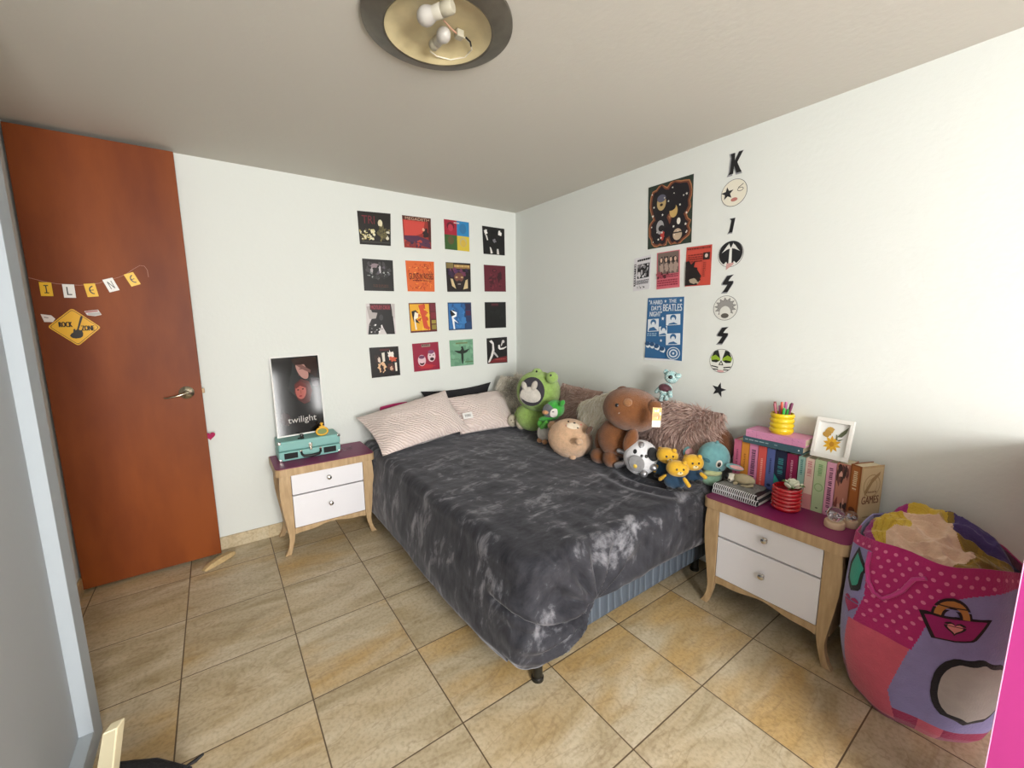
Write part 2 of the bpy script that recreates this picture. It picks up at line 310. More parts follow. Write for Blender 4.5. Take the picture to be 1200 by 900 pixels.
# wedge under the door
wd=MB(); A=Vector((-2.44,-.225,0));Bv=Vector((-2.285,-.10,0)); dd=(Bv-A).normalized(); nn=Vector((-dd.y,dd.x,0))
vs=[]
for t,hh,ww in ((0,.012,.018),(.15,.026,.026),(.5,.034,.03),(.85,.03,.028),(1,.016,.015)):
    c=A.lerp(Bv,t)
    vs+=[c-nn*ww+Vector((0,0,.001)),c-nn*ww*.8+Vector((0,0,hh)),c+nn*ww*.6+Vector((0,0,hh*.9)),c+nn*ww+Vector((0,0,.001))]
fs=[(i*4+k,i*4+(k+1)%4,i*4+4+(k+1)%4,i*4+4+k) for i in range(4) for k in range(4)]+[(0,1,2,3),(16,19,18,17)]
wd.add(vs,fs,mat('wedge_wood','c6ab7c',.7,var=.2,vscale=60)); tag(origin(wd.build('door_wedge',bevel=.003),(-2.36,-.165,0)),'tan wooden wedge on the floor tiles by the door','door wedge')
# ================================================================ RECORD COVERS ON THE BACK WALL
COV=[
[(-1.369, 2.203), (-1.13, 2.215), (-1.14, 1.987), (-1.363, 1.979)] ,
[(-1.044, 2.217), (-0.813, 2.222), (-0.817, 1.993), (-1.037, 1.987)] ,
[(-0.702, 2.233), (-0.475, 2.235), (-0.476, 2.004), (-0.7, 2.005)] ,
[(-0.35, 2.225), (-0.123, 2.225), (-0.121, 2.002), (-0.34, 1.998)] ,
[(-1.354, 1.882), (-1.131, 1.885), (-1.132, 1.661), (-1.352, 1.658)] ,
[(-1.034, 1.892), (-0.799, 1.9), (-0.802, 1.669), (-1.026, 1.664)] ,
[(-0.698, 1.904), (-0.47, 1.91), (-0.47, 1.68), (-0.691, 1.672)] ,
[(-0.34, 1.909), (-0.117, 1.913), (-0.113, 1.692), (-0.336, 1.686)] ,
[(-1.347, 1.567), (-1.132, 1.569), (-1.135, 1.343), (-1.351, 1.345)] ,
[(-1.024, 1.576), (-0.798, 1.584), (-0.792, 1.356), (-1.017, 1.349)] ,
[(-0.692, 1.587), (-0.472, 1.592), (-0.467, 1.367), (-0.688, 1.362)] ,
[(-0.338, 1.596), (-0.117, 1.602), (-0.115, 1.377), (-0.336, 1.373)] ,
[(-1.342, 1.248), (-1.121, 1.25), (-1.115, 1.027), (-1.335, 1.022)] ,
[(-1.01, 1.264), (-0.787, 1.273), (-0.778, 1.049), (-1.002, 1.043)] ,
[(-0.687, 1.28), (-0.463, 1.286), (-0.46, 1.065), (-0.68, 1.062)] ,
[(-0.325, 1.286), (-0.107, 1.293), (-0.105, 1.061), (-0.32, 1.062)]]
def c0(a):
    a.rect('17130f',.0,.0,1,1); a.text('6d1f2a','TRI',.12,.12,.5,.36); a.spots(['cfc48a','a89a5e','e0dab8','4c4528'],46,.04,.52,.48,.86,.035,5); a.circ('d8cfae',.66,.33,.07,.11); a.blot('5c5535',.72,.62,.16,.22,3); a.spots(['7a6f45','3a3522'],14,.58,.5,.95,.85,.04,8); a.spots(['cfc9b4'],5,.85,.5,.96,.8,.03,4); a.rect('3b3938',.05,.9,.95,.94)
def c1(a):
    a.rect('8f2f28',0,0,1,1); a.rect('4d2219',0,0,1,.12); a.text('c8a38a','MEGADETH',.1,.03,.93,.12); a.poly('c3453c',[(.04,.14),(.78,.14),(.7,.5),(.45,.6),(.04,.62)]); a.poly('4f2a44',[(.02,.62),(.5,.6),(.95,.72),(.98,.98),(.6,.9),(.02,.78)]); a.spots(['b04136','7c2c34','3d2440'],22,.05,.72,.95,.95,.05,6); a.blot('2c1c1e',.78,.5,.1,.17,2); a.blot('d79c86',.72,.4,.05,.05,4); a.poly('4a1e1c',[(.88,.1),(.98,.1),(.99,.8),(.9,.7)])
def c2(a):
    a.rect('9c2136',0,0,.5,.5); a.rect('2d7fb4',.5,0,1,.5); a.rect('38592b',0,.5,.5,1); a.rect('cdb43a',.5,.5,1,1); a.circ('5f1626',.25,.2,.15,.13); a.circ('b13548',.25,.26,.1,.12); a.circ('2f6f9f',.74,.25,.14,.17); a.circ('5a4f2e',.25,.68,.12,.14); a.circ('b8a870',.75,.7,.15,.17); a.circ('c8a843',.75,.74,.1,.12); a.rect('c9b8b0',.38,.06,.6,.1)
def c3(a):
    a.rect('0d0c0e',0,0,1,1); a.blot('e3dfda',.15,.2,.07,.11,1); a.poly('c9c4be',[(.12,.3),(.2,.32),(.24,.48),(.19,.5)]); a.blot('e6e2dd',.78,.2,.09,.09,7); a.blot('77737a',.52,.5,.07,.07,3); a.poly('dedad4',[(.3,.72),(.36,.76),(.43,.95),(.33,.97)]); a.poly('cbc6c2',[(.62,.78),(.7,.78),(.73,.98),(.62,.98)])
def c4(a):
    a.rect('151414',0,0,1,1); a.spots(['3f3b3e','2a282a','57505a'],26,.08,.12,.9,.6,.06,2); a.blot('8b7a80',.38,.2,.12,.09,3); a.blot('b9b3b8',.55,.3,.04,.12,5); a.blot('a9a3a6',.28,.36,.04,.1,6); a.spots(['9fa2a0','6f7472'],16,.1,.38,.9,.62,.02,9); a.lines('4d2c22',.3,.8,.8,.9,2)
def c5(a):
    a.rect('d2622a',0,0,1,1)
    rn=random.Random(4)
    for i in range(70):
        u,v=.04+.9*rn.random(),.04+.9*rn.random(); t=rn.random()*PI; l=.03+.04*rn.random(); a.circ(rn.choice(['e58a35','b4431d','a33a1a','ea9a4a','8f3216']),.08+.84*rn.random(),.08+.84*rn.random(),l,.012,10,t)
    a.text('3a130d',"GUNS N ROSES",.07,.4,.95,.6); a.lines('5a1a10',.2,.63,.8,.68,1)
def c6(a):
    a.rect('1a1113',0,0,1,1); a.rect('7a6a3d',.02,.02,.3,.2); a.rect('8d6b3a',.32,.06,.97,.2); a.lines('c3a468',.34,.08,.95,.2,1,8); a.spots(['4e2a55','6b3350','33203d'],20,.1,.25,.9,.42,.07,3); a.circ('6e4235',.5,.5,.2,.16); a.circ('c0a072',.4,.5,.05,.03); a.circ('c0a072',.62,.5,.05,.03); a.poly('cdb78c',[(.15,.55),(.24,.56),(.36,.9),(.2,.8)]); a.poly('cdb78c',[(.86,.56),(.77,.6),(.66,.92),(.86,.88)]); a.circ('241519',.5,.76,.12,.16); a.rect('9a938e',.44,.72,.56,.75)
def c7(a):
    a.rect('5c1c2a',0,0,1,1); a.circ('3a1019',.48,.2,.1,.07); a.circ('6b2433',.48,.2,.06,.04); a.blot('35121b',.7,.42,.1,.2,3); a.blot('46151f',.38,.55,.13,.2,5); a.spots(['3d141d','6b2532'],16,.25,.35,.8,.85,.05,6)
def c8(a):
    a.rect('c9c3c2',0,0,1,1); a.poly('131214',[(.12,0),(.86,0),(.92,.4),(.97,1),(.68,1),(.52,.7),(.38,1),(.04,1),(.08,.68),(.2,.45)]); a.poly('a7a09d',[(.02,.1),(.12,.08),(.2,.28),(.38,.3),(.32,.48),(.1,.5)]); a.poly('b4aeac',[(.88,0),(.99,0),(.98,.5),(.9,.4)]); a.rect('4a1620',.13,.02,.84,.2); a.text('a83a4a','MÖTLEY CRÜE',.17,.04,.82,.18); a.spots(['e5e2e0','6f6b6d'],12,.1,.6,.9,.95,.025,4); a.circ('39373a',.5,.45,.07,.1)
def c9(a):
    a.rect('5c1d1e',0,0,1,1); a.rect('dfa52a',.03,.04,.74,.94); a.spots(['c4512a','e8b93a','b8431f'],20,.3,.1,.72,.9,.08,7,.6); a.poly('c7492a',[(.34,.08),(.5,.05),(.6,.5),(.68,.9),(.5,.86),(.44,.5)]); a.poly('161213',[(.08,.28),(.24,.24),(.32,.42),(.24,.55),(.36,.7),(.14,.62),(.1,.45)]); a.poly('e9e0cc',[(.2,.3),(.32,.36),(.3,.5),(.2,.55),(.24,.9),(.18,.9),(.15,.5)]); a.rect('6b2030',.78,.04,.97,.3); a.rect('7a2230',.78,.33,.97,.55); a.rect('9a8a3a',.8,.6,.97,.72); a.rect('8a7a33',.8,.76,.97,.92)
def c10(a):
    a.rect('1f3c63',0,0,1,1); a.rect('2f6ba6',.03,.04,.68,.95); a.spots(['3a79b4','285a90','214c7e'],22,.2,.08,.68,.9,.09,5,.6); a.poly('11121a',[(.08,.3),(.24,.26),(.34,.4),(.28,.5),(.12,.5)]); a.poly('e8ecef',[(.12,.27),(.36,.36),(.34,.5),(.2,.56),(.42,.76),(.24,.66),(.26,.96),(.2,.96),(.14,.5),(.3,.44)]); a.rect('2c2440',.74,.05,.96,.28); a.rect('4a2340',.74,.3,.96,.48); a.rect('1f3258',.74,.52,.96,.7); a.rect('23416b',.74,.74,.96,.94)
def c11(a):
    a.rect('121313',0,0,1,1); a.rect('401820',.3,.05,.64,.15); a.lines('5c2530',.33,.07,.62,.13,1); a.spots(['191b1b','0e0f0f'],14,.2,.3,.8,.9,.08,3)
def c12(a):
    a.rect('120f10',0,0,1,1); a.text('4f1a1f','RATT',.36,.05,.66,.14) if 0 else a.rect('4a171c',.34,.06,.68,.13); a.poly('d9d2c4',[(.4,.2),(.5,.18),(.5,.48),(.42,.5)]); a.blot('2b1a18',.28,.38,.13,.16,2); a.blot('d5c3b4',.3,.42,.05,.09,6); a.blot('e3dcd2',.7,.3,.1,.15,3); a.blot('c2553a',.78,.42,.12,.09,5); a.blot('d8b08a',.38,.68,.13,.16,4); a.blot('2a120f',.38,.72,.06,.12,2); a.blot('4a2620',.7,.68,.14,.14,6); a.poly('e5ddd0',[(.83,.55),(.9,.55),(.9,.84),(.84,.84)]); a.blot('c9a088',.7,.74,.06,.07,8)
def c13(a):
    a.rect('8e1b38',0,0,1,1); a.blot('b02a35',.5,.85,.3,.1,2); a.rect('8c7b6d',.34,.05,.68,.15); a.lines('4e2a2a',.36,.06,.66,.14,1,4); a.circ('d8b9c0',.32,.62,.15,.2); a.circ('3d0e1c',.32,.72,.09,.07); a.circ('d8b9c0',.32,.67,.09,.05); a.circ('6b3a5c',.32,.5,.11,.06); a.circ('dcc3c8',.7,.5,.15,.2,rot=.1); a.circ('2f0c18',.71,.6,.08,.06); a.circ('7a4468',.69,.34,.12,.07); a.circ('3d0e1c',.64,.46,.03,.02); a.circ('3d0e1c',.77,.46,.03,.02)
def c14(a):
    a.rect('6f9c7f',0,0,1,1); a.spots(['7aa88a','648f74'],26,.05,.05,.95,.95,.09,3); a.rect('6d7d55',.25,.1,.75,.16); a.poly('1f2a22',[(.5,.34),(.56,.3),(.6,.42),(.84,.36),(.7,.5),(.56,.54),(.56,.7),(.53,.92),(.49,.92),(.46,.7),(.46,.54),(.32,.5),(.17,.4),(.42,.42)]); a.circ('1f2a22',.51,.3,.04,.05); a.rect('5b7a55',.62,.84,.97,.89); a.lines('58785c',.05,.72,.35,.76,1)
def c15(a):
    a.rect('151314',0,0,1,1); a.poly('dcd8d4',[(.12,.12),(.24,.08),(.34,.2),(.36,.5),(.28,.7),(.12,.95),(.03,.95),(.18,.68),(.26,.45),(.26,.24)]); a.poly('b8b3b0',[(.3,.5),(.42,.6),(.55,.75),(.5,.78),(.32,.62)]); a.poly('e2dedb',[(.55,.3),(.62,.28),(.66,.42),(.84,.4),(.96,.36),(.96,.4),(.8,.47),(.62,.48),(.55,.42)]); a.circ('c9c4c1',.8,.17,.07,.06); a.poly('c4bfbc',[(.72,.2),(.8,.2),(.72,.34),(.68,.32)]); a.poly('6e2226',[(.3,.82),(.98,.74),(.99,.97),(.05,.98)]); a.lines('a24a44',.4,.83,.92,.9,1)
LB=['dark cover with a pale crowd and faint red lettering, top left of the grid','red desert cover with a pale headline, second from left in the top row','cover in red, blue, green and yellow quarters, top row of the grid','black cover with scattered pale figures, top right of the grid near the corner',
'black cover with a dim grey group, directly below the top left cover','orange scribbled cover with black lettering across it, second row','dark cover with a painted face between two pale hands, second row','plain dark wine red cover, second row nearest the room corner',
'black and white cover of dark trousers under a red heading, third row','yellow and orange cover with dark red side strip, third row','blue cover with a white leaning figure, third row','almost plain black cover with tiny red heading, third row nearest corner',
'black cover with four small pale portraits, bottom left of the grid','crimson cover with two pale theatre masks, bottom row','sage green cover with a dark winged staff, bottom row','black cover with white streaked figures and red foot, bottom right of grid']
for i,(q,fnc,lb) in enumerate(zip(COV,[c0,c1,c2,c3,c4,c5,c6,c7,c8,c9,c10,c11,c12,c13,c14,c15],LB)):
    a=Art([(x,-.0005,z) for x,z in q],(0,-1,0),.0015,pr('cfccc8')); fnc(a)
    tag(origin(a.build('record_cover_print',smooth=False),(sum(p[0] for p in q)/4,-.0005,q[3][1])),lb,'poster','square record cover prints on the back wall')
# ================================================================ POSTERS ON THE RIGHT WALL
def rart(q,paper): return Art([(-.0005,y,z) for y,z in q],(-1,0,0),.0015,pr(paper))
def fin(a,q,name,lb,grp=None): tag(origin(a.build(name,smooth=False),(-.0005,sum(p[0] for p in q)/4,min(p[1] for p in q))),lb,'poster',grp)
q=[(-1.391, 2.236), (-1.689, 2.235), (-1.696, 1.866), (-1.403, 1.868)]
a=rart(q,'26332b'); 
for u,v,ru,rv,s in ((.32,.33,.26,.3,1),(.68,.3,.28,.28,2),(.3,.73,.25,.24,3),(.7,.74,.24,.24,4)): a.blot('a56f4a',u,v,ru+.03,rv+.025,s,.12,24)
for u,v,ru,rv,s in ((.32,.33,.26,.3,1),(.68,.3,.28,.28,2),(.3,.73,.25,.24,3),(.7,.74,.24,.24,4)): a.blot('6b3b2a',u,v,ru+.01,rv+.005,s,.12,24)
for u,v,ru,rv,s in ((.32,.33,.23,.28,1),(.68,.3,.25,.26,2),(.3,.73,.22,.22,3),(.7,.74,.21,.22,4)): a.blot('17141b',u,v,ru,rv,s,.12,24)
a.circ('b59c6c',.32,.3,.105,.12); a.circ('5a5a6b',.32,.23,.1,.06); a.circ('2a1a18',.32,.33,.035,.022)
a.circ('c0a063',.6,.47,.09,.1); a.circ('17141b',.55,.4,.1,.06); a.circ('9c9a9b',.3,.68,.09,.11); a.circ('1a171b',.33,.7,.07,.05); a.blot('b03a35',.36,.82,.05,.06,2)
a.circ('b9a48c',.7,.84,.1,.09); a.circ('e0dcd0',.72,.64,.04,.05); a.rect('2a2220',.6,.8,.8,.82)
rn=random.Random(5)
for k in range(24): a.star('e8e4da',.1+.82*rn.random(),.1+.82*rn.random(),.014+.012*rn.random(),1.2)
fin(a,q,'wall_poster','large dark poster of four haloed dark-haired heads among white stars, right wall')
q=[(-1.302, 1.824), (-1.432, 1.834), (-1.429, 1.626), (-1.3, 1.617)]
a=rart(q,'cfcdd0'); a.rect('2b2a2f',.03,.18,.14,.85); a.lines('cfcdd0',.05,.2,.12,.84,9,2); a.lines('242328',.22,.07,.97,.17,1,5); a.rect('1c1b20',.24,.22,.93,.64); a.spots(['a9a6aa','6b686d','c9c6c9'],22,.28,.26,.9,.6,.05,3); a.lines('4c4a50',.22,.7,.95,.84,3,6); a.spots(['2b2a2f'],5,.25,.88,.95,.93,.03,2)
fin(a,q,'gig_flyer','small black and white flyer, left one of three under the big poster','gig flyers on the right wall')
q=[(-1.472, 1.837), (-1.626, 1.837), (-1.637, 1.622), (-1.479, 1.618)]
a=rart(q,'c8636f'); a.rect('6f5f58',.04,.02,.96,.6); 
for u in (.2,.42,.63,.82): a.blot('2a2225',u,.24,.1,.12,3); a.circ('c9a892',u,.22,.05,.06); a.blot('a08c80',u+.02,.42,.09,.14,4)
a.lines('7c3340',.06,.62,.95,.72,2,3); a.lines('8e2b3e',.06,.76,.95,.95,3,6); a.spots(['59272f','b04b5b'],14,.05,.55,.95,.7,.04,4)
fin(a,q,'gig_flyer','pinkish flyer with a group photo, middle one of three small flyers','gig flyers on the right wall')
q=[(-1.669, 1.842), (-1.821, 1.837), (-1.824, 1.621), (-1.671, 1.622)]
a=rart(q,'b8453c'); a.rect('c14a3c',.03,.1,.97,.97); a.lines('5a2420',.05,.04,.95,.1,1,3); a.lines('7c2c26',.08,.2,.66,.42,4,5); a.rect('2c1c1c',.7,.18,.95,.36); a.circ('cdb9ac',.82,.26,.06,.05); a.blot('1b1517',.2,.62,.3,.22,3); a.poly('1b1517',[(.02,.6),(.5,.6),(.66,.76),(.5,.98),(.02,.98)]); a.blot('a89a86',.42,.88,.2,.07,5); a.blot('2a1c1a',.55,.84,.1,.06,6); a.lines('8c332b',.72,.42,.82,.8,8,8)
fin(a,q,'gig_flyer','red flyer with a black bushy-haired profile, right one of three small flyers','gig flyers on the right wall')
q=[(-1.419, 1.569), (-1.671, 1.565), (-1.677, 1.187), (-1.412, 1.177)]
a=rart(q,'d7dade'); a.poly('2b608f',[(0,0),(1,0),(1,1),(.62,.975),(.0,.965)]); w='d5dce2'
for d in (0,.008):
    a.text(w,'"A HARD',.04+d,.035,.42+d,.105); a.text(w,"DAY'S",.12+d,.125,.4+d,.2); a.text(w,'NIGHT"',.08+d,.215,.42+d,.295); a.text(w,'THE',.6+d,.03,.8+d,.085); a.text(w,'BEATLES',.45+d,.105,.95+d,.215)
a.star(w,.51,.06,.03,1.3); a.star(w,.92,.055,.03,1.3); a.star(w,.46,.33,.035,1.3)
for u0,v0,u1,v1,cu,cv in ((.04,.33,.36,.54,.2,.42),(.55,.26,.93,.44,.74,.35),(.37,.45,.6,.61,.5,.52),(.57,.56,.95,.75,.76,.65)):
    a.poly(w,[(u0,v0+.01),(u1-.01,v0),(u1,v1-.01),(u0+.01,v1)]); a.circ('2b608f',cu,cv-.03,.08,.05); a.circ(w,cu,cv,.05,.04); a.poly('2b608f',[(cu-.13,v1-.01),(cu-.1,cv+.06),(cu+.02,cv+.04),(cu+.13,v1-.02)])
a.lines('8fb0cb',.05,.56,.33,.62,2,4)
for k,(u,v) in enumerate(((.07,.75),(.2,.76),(.33,.79),(.48,.83))): a.circ(w,u+.02,v,.07,.05); a.circ('1f4a73',u,v-.02,.07,.035)
a.poly('2b608f',[(.02,.8),(.3,.82),(.55,.88),(.58,.965),(.01,.955)]); a.circ(w,.79,.88,.17,.1); a.circ('2b608f',.79,.88,.15,.088); a.circ(w,.79,.88,.11,.065); a.circ('2b608f',.79,.88,.08,.045); a.circ(w,.79,.88,.03,.02); a.star(w,.45,.68,.03,1.3)
fin(a,q,'wall_poster','tall blue and white concert poster on the wall above the furry cushions')
# band letters and discs down the right wall
def rfn(cy,cz,sx,sz): return lambda u,v,w: Vector((-.0005-w,cy-u*sx,cz+v*sz))
def cut(mb,f,poly,h,w,grow=0):
    if grow: 
        cx=sum(p[0] for p in poly)/len(poly); cz=sum(p[1] for p in poly)/len(poly); poly=[(cx+(x-cx)*grow,cz+(z-cz)*grow) for x,z in poly]
    mb.flat(poly,f,w,pr(h))
KP=[(-.42,.5),(-.08,.5),(-.08,.12),(.2,.5),(.5,.5),(.12,.02),(.36,-.34),(.5,-.5),(.1,-.5),(-.1,-.12),(-.14,-.5),(-.5,-.5),(-.4,-.36),(-.34,.3)]
IP=[(-.3,.5),(.5,.5),(.2,-.5),(-.5,-.5),(-.3,-.4),(-.05,.36)]
SP=[(.5,.5),(-.1,.46),(-.5,.06),(-.48,-.04),(-.02,-.06),(-.3,-.36),(-.5,-.5),(.02,-.5),(.5,.02),(.5,.14),(.04,.15),(.24,.34)]
def letter(poly,cy,cz,w,h,lb,name='cutout_letter'):
    mb=MB(); f=rfn(cy,cz,w,h)
    mb.prism([(x*1.16-.05,z*1.1-.03) for x,z in poly],f,.001,pr('8e9093')); mb.flat(poly,f,.0013,pr('1b1c1f'))
    tag(origin(mb.build(name,smooth=False),(0,cy,cz-h/2)),lb,'letter','black cut-out letters down the right wall')
letter(KP,-1.920,2.224,.068,.1,'black letter K cut-out with grey outline, topmost of the letter column')
letter(IP,-1.920,1.917,.034,.07,'black letter I cut-out between the upper two discs')
letter(SP,-1.921,1.62,.056,.088,'black jagged letter S cut-out, upper of the two')
letter(SP,-1.912,1.345,.056,.09,'black jagged letter S cut-out, lower of the two')
mb=MB(); f=rfn(-1.91,1.044,1,1); st=[((.042 if i%2==0 else .017)*math.sin(PI*i/5+.2),(.042 if i%2==0 else .017)*math.cos(PI*i/5+.2)) for i in range(10)]
mb.prism(st,f,.0015,pr('24272b')); tag(origin(mb.build('cutout_star',smooth=False),(0,-1.91,1.005)),'black star cut-out below the lowest disc on the right wall','star')
def disc(cy,cz,r,paper,fnc,lb):
    mb=MB(); f=rfn(cy,cz,r,r); n=40
    cp=lambda k,ox=0,oz=0,rx=1,rz=1: [(ox+k*rx*math.cos(2*PI*i/n),oz+k*rz*math.sin(2*PI*i/n)) for i in range(n)]
    mb.prism(cp(1),f,.001,pr('55575a')); mb.flat(cp(.965),f,.0011,pr(paper)); fnc(mb,f,cp)
    tag(origin(mb.build('painted_disc',smooth=False),(0,cy,cz-r)),lb,'disc','painted paper discs down the right wall')
def d1(mb,f,cp):
    mb.flat([((-.5+.5*(1 if i%2==0 else .42)*math.sin(PI*i/5-.1)),(.05+.5*(1 if i%2==0 else .42)*math.cos(PI*i/5-.1))) for i in range(10)],f,.0013,pr('232428'))
    mb.flat(cp(1,.05,-.5,.26,.14),f,.0013,pr('b07068')); mb.flat(cp(1,.48,.16,.24,.14),f,.0013,pr('3a3a3c')); mb.flat(cp(1,.48,.16,.2,.1),f,.0014,pr('d9d4c4')); mb.flat([(.3,.32),(.68,.55),(.7,.5),(.33,.28)],f,.0013,pr('3a3a3c'))
def d2(mb,f,cp):
    mb.flat(cp(.93,0,.05),f,.0012,pr('1d1e21'))
    for s in (1,-1):
        for a0,l in ((.15,.85),(.5,.8),(.95,.7)): mb.flat([(0,.45),(s*.3*math.cos(a0),.45+.35*math.sin(a0)+.1),(s*l*math.cos(a0)*.85,.45-.35+.35*math.sin(a0)),(s*.3*math.cos(a0),.35+.2*math.sin(a0))],f,.0014+a0*.0001,pr('d8d8d2'))
        mb.flat([(s*.1,-.95),(s*.3,-.55),(s*.5,-.75),(s*.4,-.9)],f,.0014,pr('d8d8d2'))
    mb.flat([(-.09,.5),(.09,.5),(.13,-.95),(-.13,-.95)],f,.0016,pr('d8d8d2')); mb.flat([(-.28,-.7),(.3,-.68),(.28,-.82),(-.28,-1.2)],f,.0018,pr('c49a94'))
def d3(mb,f,cp):
    k=13; sp=lambda a,b_: [((a if i%2==0 else b_)*math.cos(PI*i/k+.2),.08+(a if i%2==0 else b_)*.85*math.sin(PI*i/k+.2)) for i in range(2*k)]
    mb.flat(sp(.92,.62),f,.0012,pr('37383b')); mb.flat(sp(.86,.57),f,.0013,pr('8f8d8a')); mb.flat(cp(1,0,-.35,.45,.5),f,.0014,pr('d3d3cc')); mb.flat(cp(1,0,.0,.14,.16),f,.0015,pr('d3d3cc')); mb.flat(cp(1,0,-.62,.32,.2),f,.0015,pr('57544f'))
def d4(mb,f,cp):
    for s in (1,-1):
        mb.flat([(s*.1,.25),(s*.3,.9),(s*.62,.78),(s*.88,.25),(s*.8,-.1),(s*.4,-.15),(s*.15,0)],f,.0012,pr('1f2622')); mb.flat([(s*.08,.2),(s*.5,.5),(s*.9,.3),(s*.85,.02),(s*.4,.1),(s*.1,.0)],f,.0013,pr('86a52c'))
        mb.flat([(s*.2,-.5),(s*.85,-.4),(s*.8,-.5),(s*.25,-.6)],f,.0012,pr('232323')); mb.flat([(s*.2,-.68),(s*.7,-.66),(s*.6,-.76),(s*.22,-.76)],f,.0012,pr('232323'))
    mb.flat([(-.22,-.35),(.22,-.35),(0,.08)],f,.0014,pr('232323')); mb.flat([(-.1,-.28),(.1,-.28),(0,-.08)],f,.0015,pr('d3d5cc')); mb.flat(cp(1,0,-.85,.3,.1),f,.0014,pr('c79a9a'))
disc(-1.921,2.079,.067,'dcd7c6',d1,'round cream disc with a black star and pink lips, below letter K')
disc(-1.925,1.772,.067,'d8d8d2',d2,'round disc in black with white frond shapes, between I and S')
disc(-1.916,1.492,.066,'d3d3cc',d3,'round disc with a grey spiky burst, between the two letters S')
disc(-1.913,1.205,.066,'d6d8d0',d4,'round white disc with two green and black leaf shapes, lowest disc')
# ================================================================ CEILING LAMP
lc=Vector((-1.586,-1.765,H)); lamp=thing('ceiling_lamp','round dark metal ceiling lamp with bare bulbs and its cover missing','lamp',lc)
Mring=mat('dark_bronze_rim','6e685d',.4,.55,var=.35,vscale=14); Mpan=mat('aged_cream_pan','c9bb92',.45,var=.12,vscale=20)
TL=Matrix.Translation(lc)
MB().lathe([(.160,0),(.236,-.003),(.236,-.012),(.215,-.022),(.175,-.032),(.168,-.028),(.160,0)],Mring,TL,64).build('rim',lamp)
MB().lathe([(0,-.004),(.12,-.005),(.14,-.008),(.158,-.024),(.168,-.030),(.166,-.002),(0,-.001)],Mpan,TL,64).build('pan',lamp)
Mbulb=mat('frosted_bulb','b3afa8',.4); Msock=mat('porcelain_socket','a9a390',.5)
def bulb(c,d,r,lb):
    c=Vector(c); d=Vector(d).normalized(); M=Matrix.Translation(c)@d.to_track_quat('Z','Y').to_matrix().to_4x4()
    k=r/.03
    bb=MB().lathe([(0,-.031*k),(.012*k,-.029*k),(.022*k,-.021*k),(.029*k,-.007*k),(.030*k,.004*k),(.027*k,.017*k),(.022*k,.028*k),(.021*k,.034*k)],Mbulb,M,30).build('bulb',lamp); bb['label']=lb
    MB().lathe([(.021*k,.033*k),(.022*k,.06*k),(.018*k,.066*k),(0,.066*k)],mat('bulb_collar','b5b0a2',.4),M,30).build('bulb_collar',bb)
    MB().lathe([(.019*k,.064*k),(.022*k,.068*k),(.022*k,.10*k),(.018*k,.106*k),(0,.106*k)],Msock,M,30).build('socket',lamp)
zb=H-.052
b1=at(499,19,z=zb); b1e=at(533,6,z=zb+.004); bulb(b1,b1e-b1,.026,'larger frosted bulb')
b2=at(520,41,z=zb+.006); b2e=at(504,57,z=zb+.012); bulb(b2,b2e-b2,.022,'smaller frosted bulb')
tb=at(538,41,z=H-.02); rbox('terminal_block',tb-Vector((.012,.012,.01)),tb+Vector((.012,.012,.012)),Msock,lamp,.002)
Mwire=mat('white_wire','d9d2c0',.5)
MB().tube([at(x,y,z=H-.02) for x,y in ((544,44),(551,50),(553,58),(545,67),(528,70),(512,66),(504,60))],.0022,Mwire,8).build('wire',lamp)
MB().tube([at(x,y,z=H-.022) for x,y in ((546,44),(551,49),(552,54))],.0028,M_black,8).build('wire',lamp)
MB().tube([at(x,y,z=H-.022) for x,y in ((520,24),(528,33),(536,40))],.0025,mat('pink_wire','b58a74',.5),8).build('wire',lamp)
# ================================================================ BED
bed=thing('bed','double bed with quilted blue-grey base against the right wall','bed',(-.71,-1.0,0))
def quilt():
    m=mat('quilted_base','4d5866',.7); nt=m.node_tree; b=nt.nodes['Principled BSDF']; g=nt.nodes.new('ShaderNodeNewGeometry'); mp=nt.nodes.new('ShaderNodeMapping'); mp.inputs['Scale'].default_value=(22,22,14); nt.links.new(g.outputs['Position'],mp.inputs[0])
    w=nt.nodes.new('ShaderNodeTexWave'); w.wave_type='BANDS'; w.bands_direction='X'; w.inputs['Scale'].default_value=.3; w.inputs['Distortion'].default_value=5; w.inputs['Detail'].default_value=0; nt.links.new(mp.outputs[0],w.inputs['Vector'])
    r=nt.nodes.new('ShaderNodeValToRGB'); r.color_ramp.elements[0].position=.0; r.color_ramp.elements[0].color=(*lin(srgb('5d6772')),1); r.color_ramp.elements[1].position=.14; r.color_ramp.elements[1].color=(*lin(srgb('434c57')),1); nt.links.new(w.outputs['Fac'],r.inputs[0]); nt.links.new(r.outputs[0],b.inputs['Base Color'])
    bp=nt.nodes.new('ShaderNodeBump'); bp.inputs['Distance'].default_value=.006; bp.inputs['Strength'].default_value=.7; nt.links.new(w.outputs['Fac'],bp.inputs['Height']); nt.links.new(bp.outputs[0],b.inputs['Normal']); return m
M_q=quilt()
rbox('box_spring',(-1.40,-1.975,.125),(-.015,-.02,.275),M_q,bed,.02)
rbox('mattress',(-1.40,-1.975,.277),(-.015,-.02,.525),mat('white_sheet','d9dadd',.8,bump=.1,bscale=30),bed,.04)
for x,y in ((-1.325,-1.945),(-.12,-1.9),(-1.33,-.15),(-.1,-.1)):
    MB().lathe([(.021,.006),(.025,.0),(.025,.012),(.0205,.016),(.0205,.12),(.026,.122),(.026,.13)],mat('leg_black','15140f',.3),Matrix.Translation((x,y,0))).build('leg',bed)
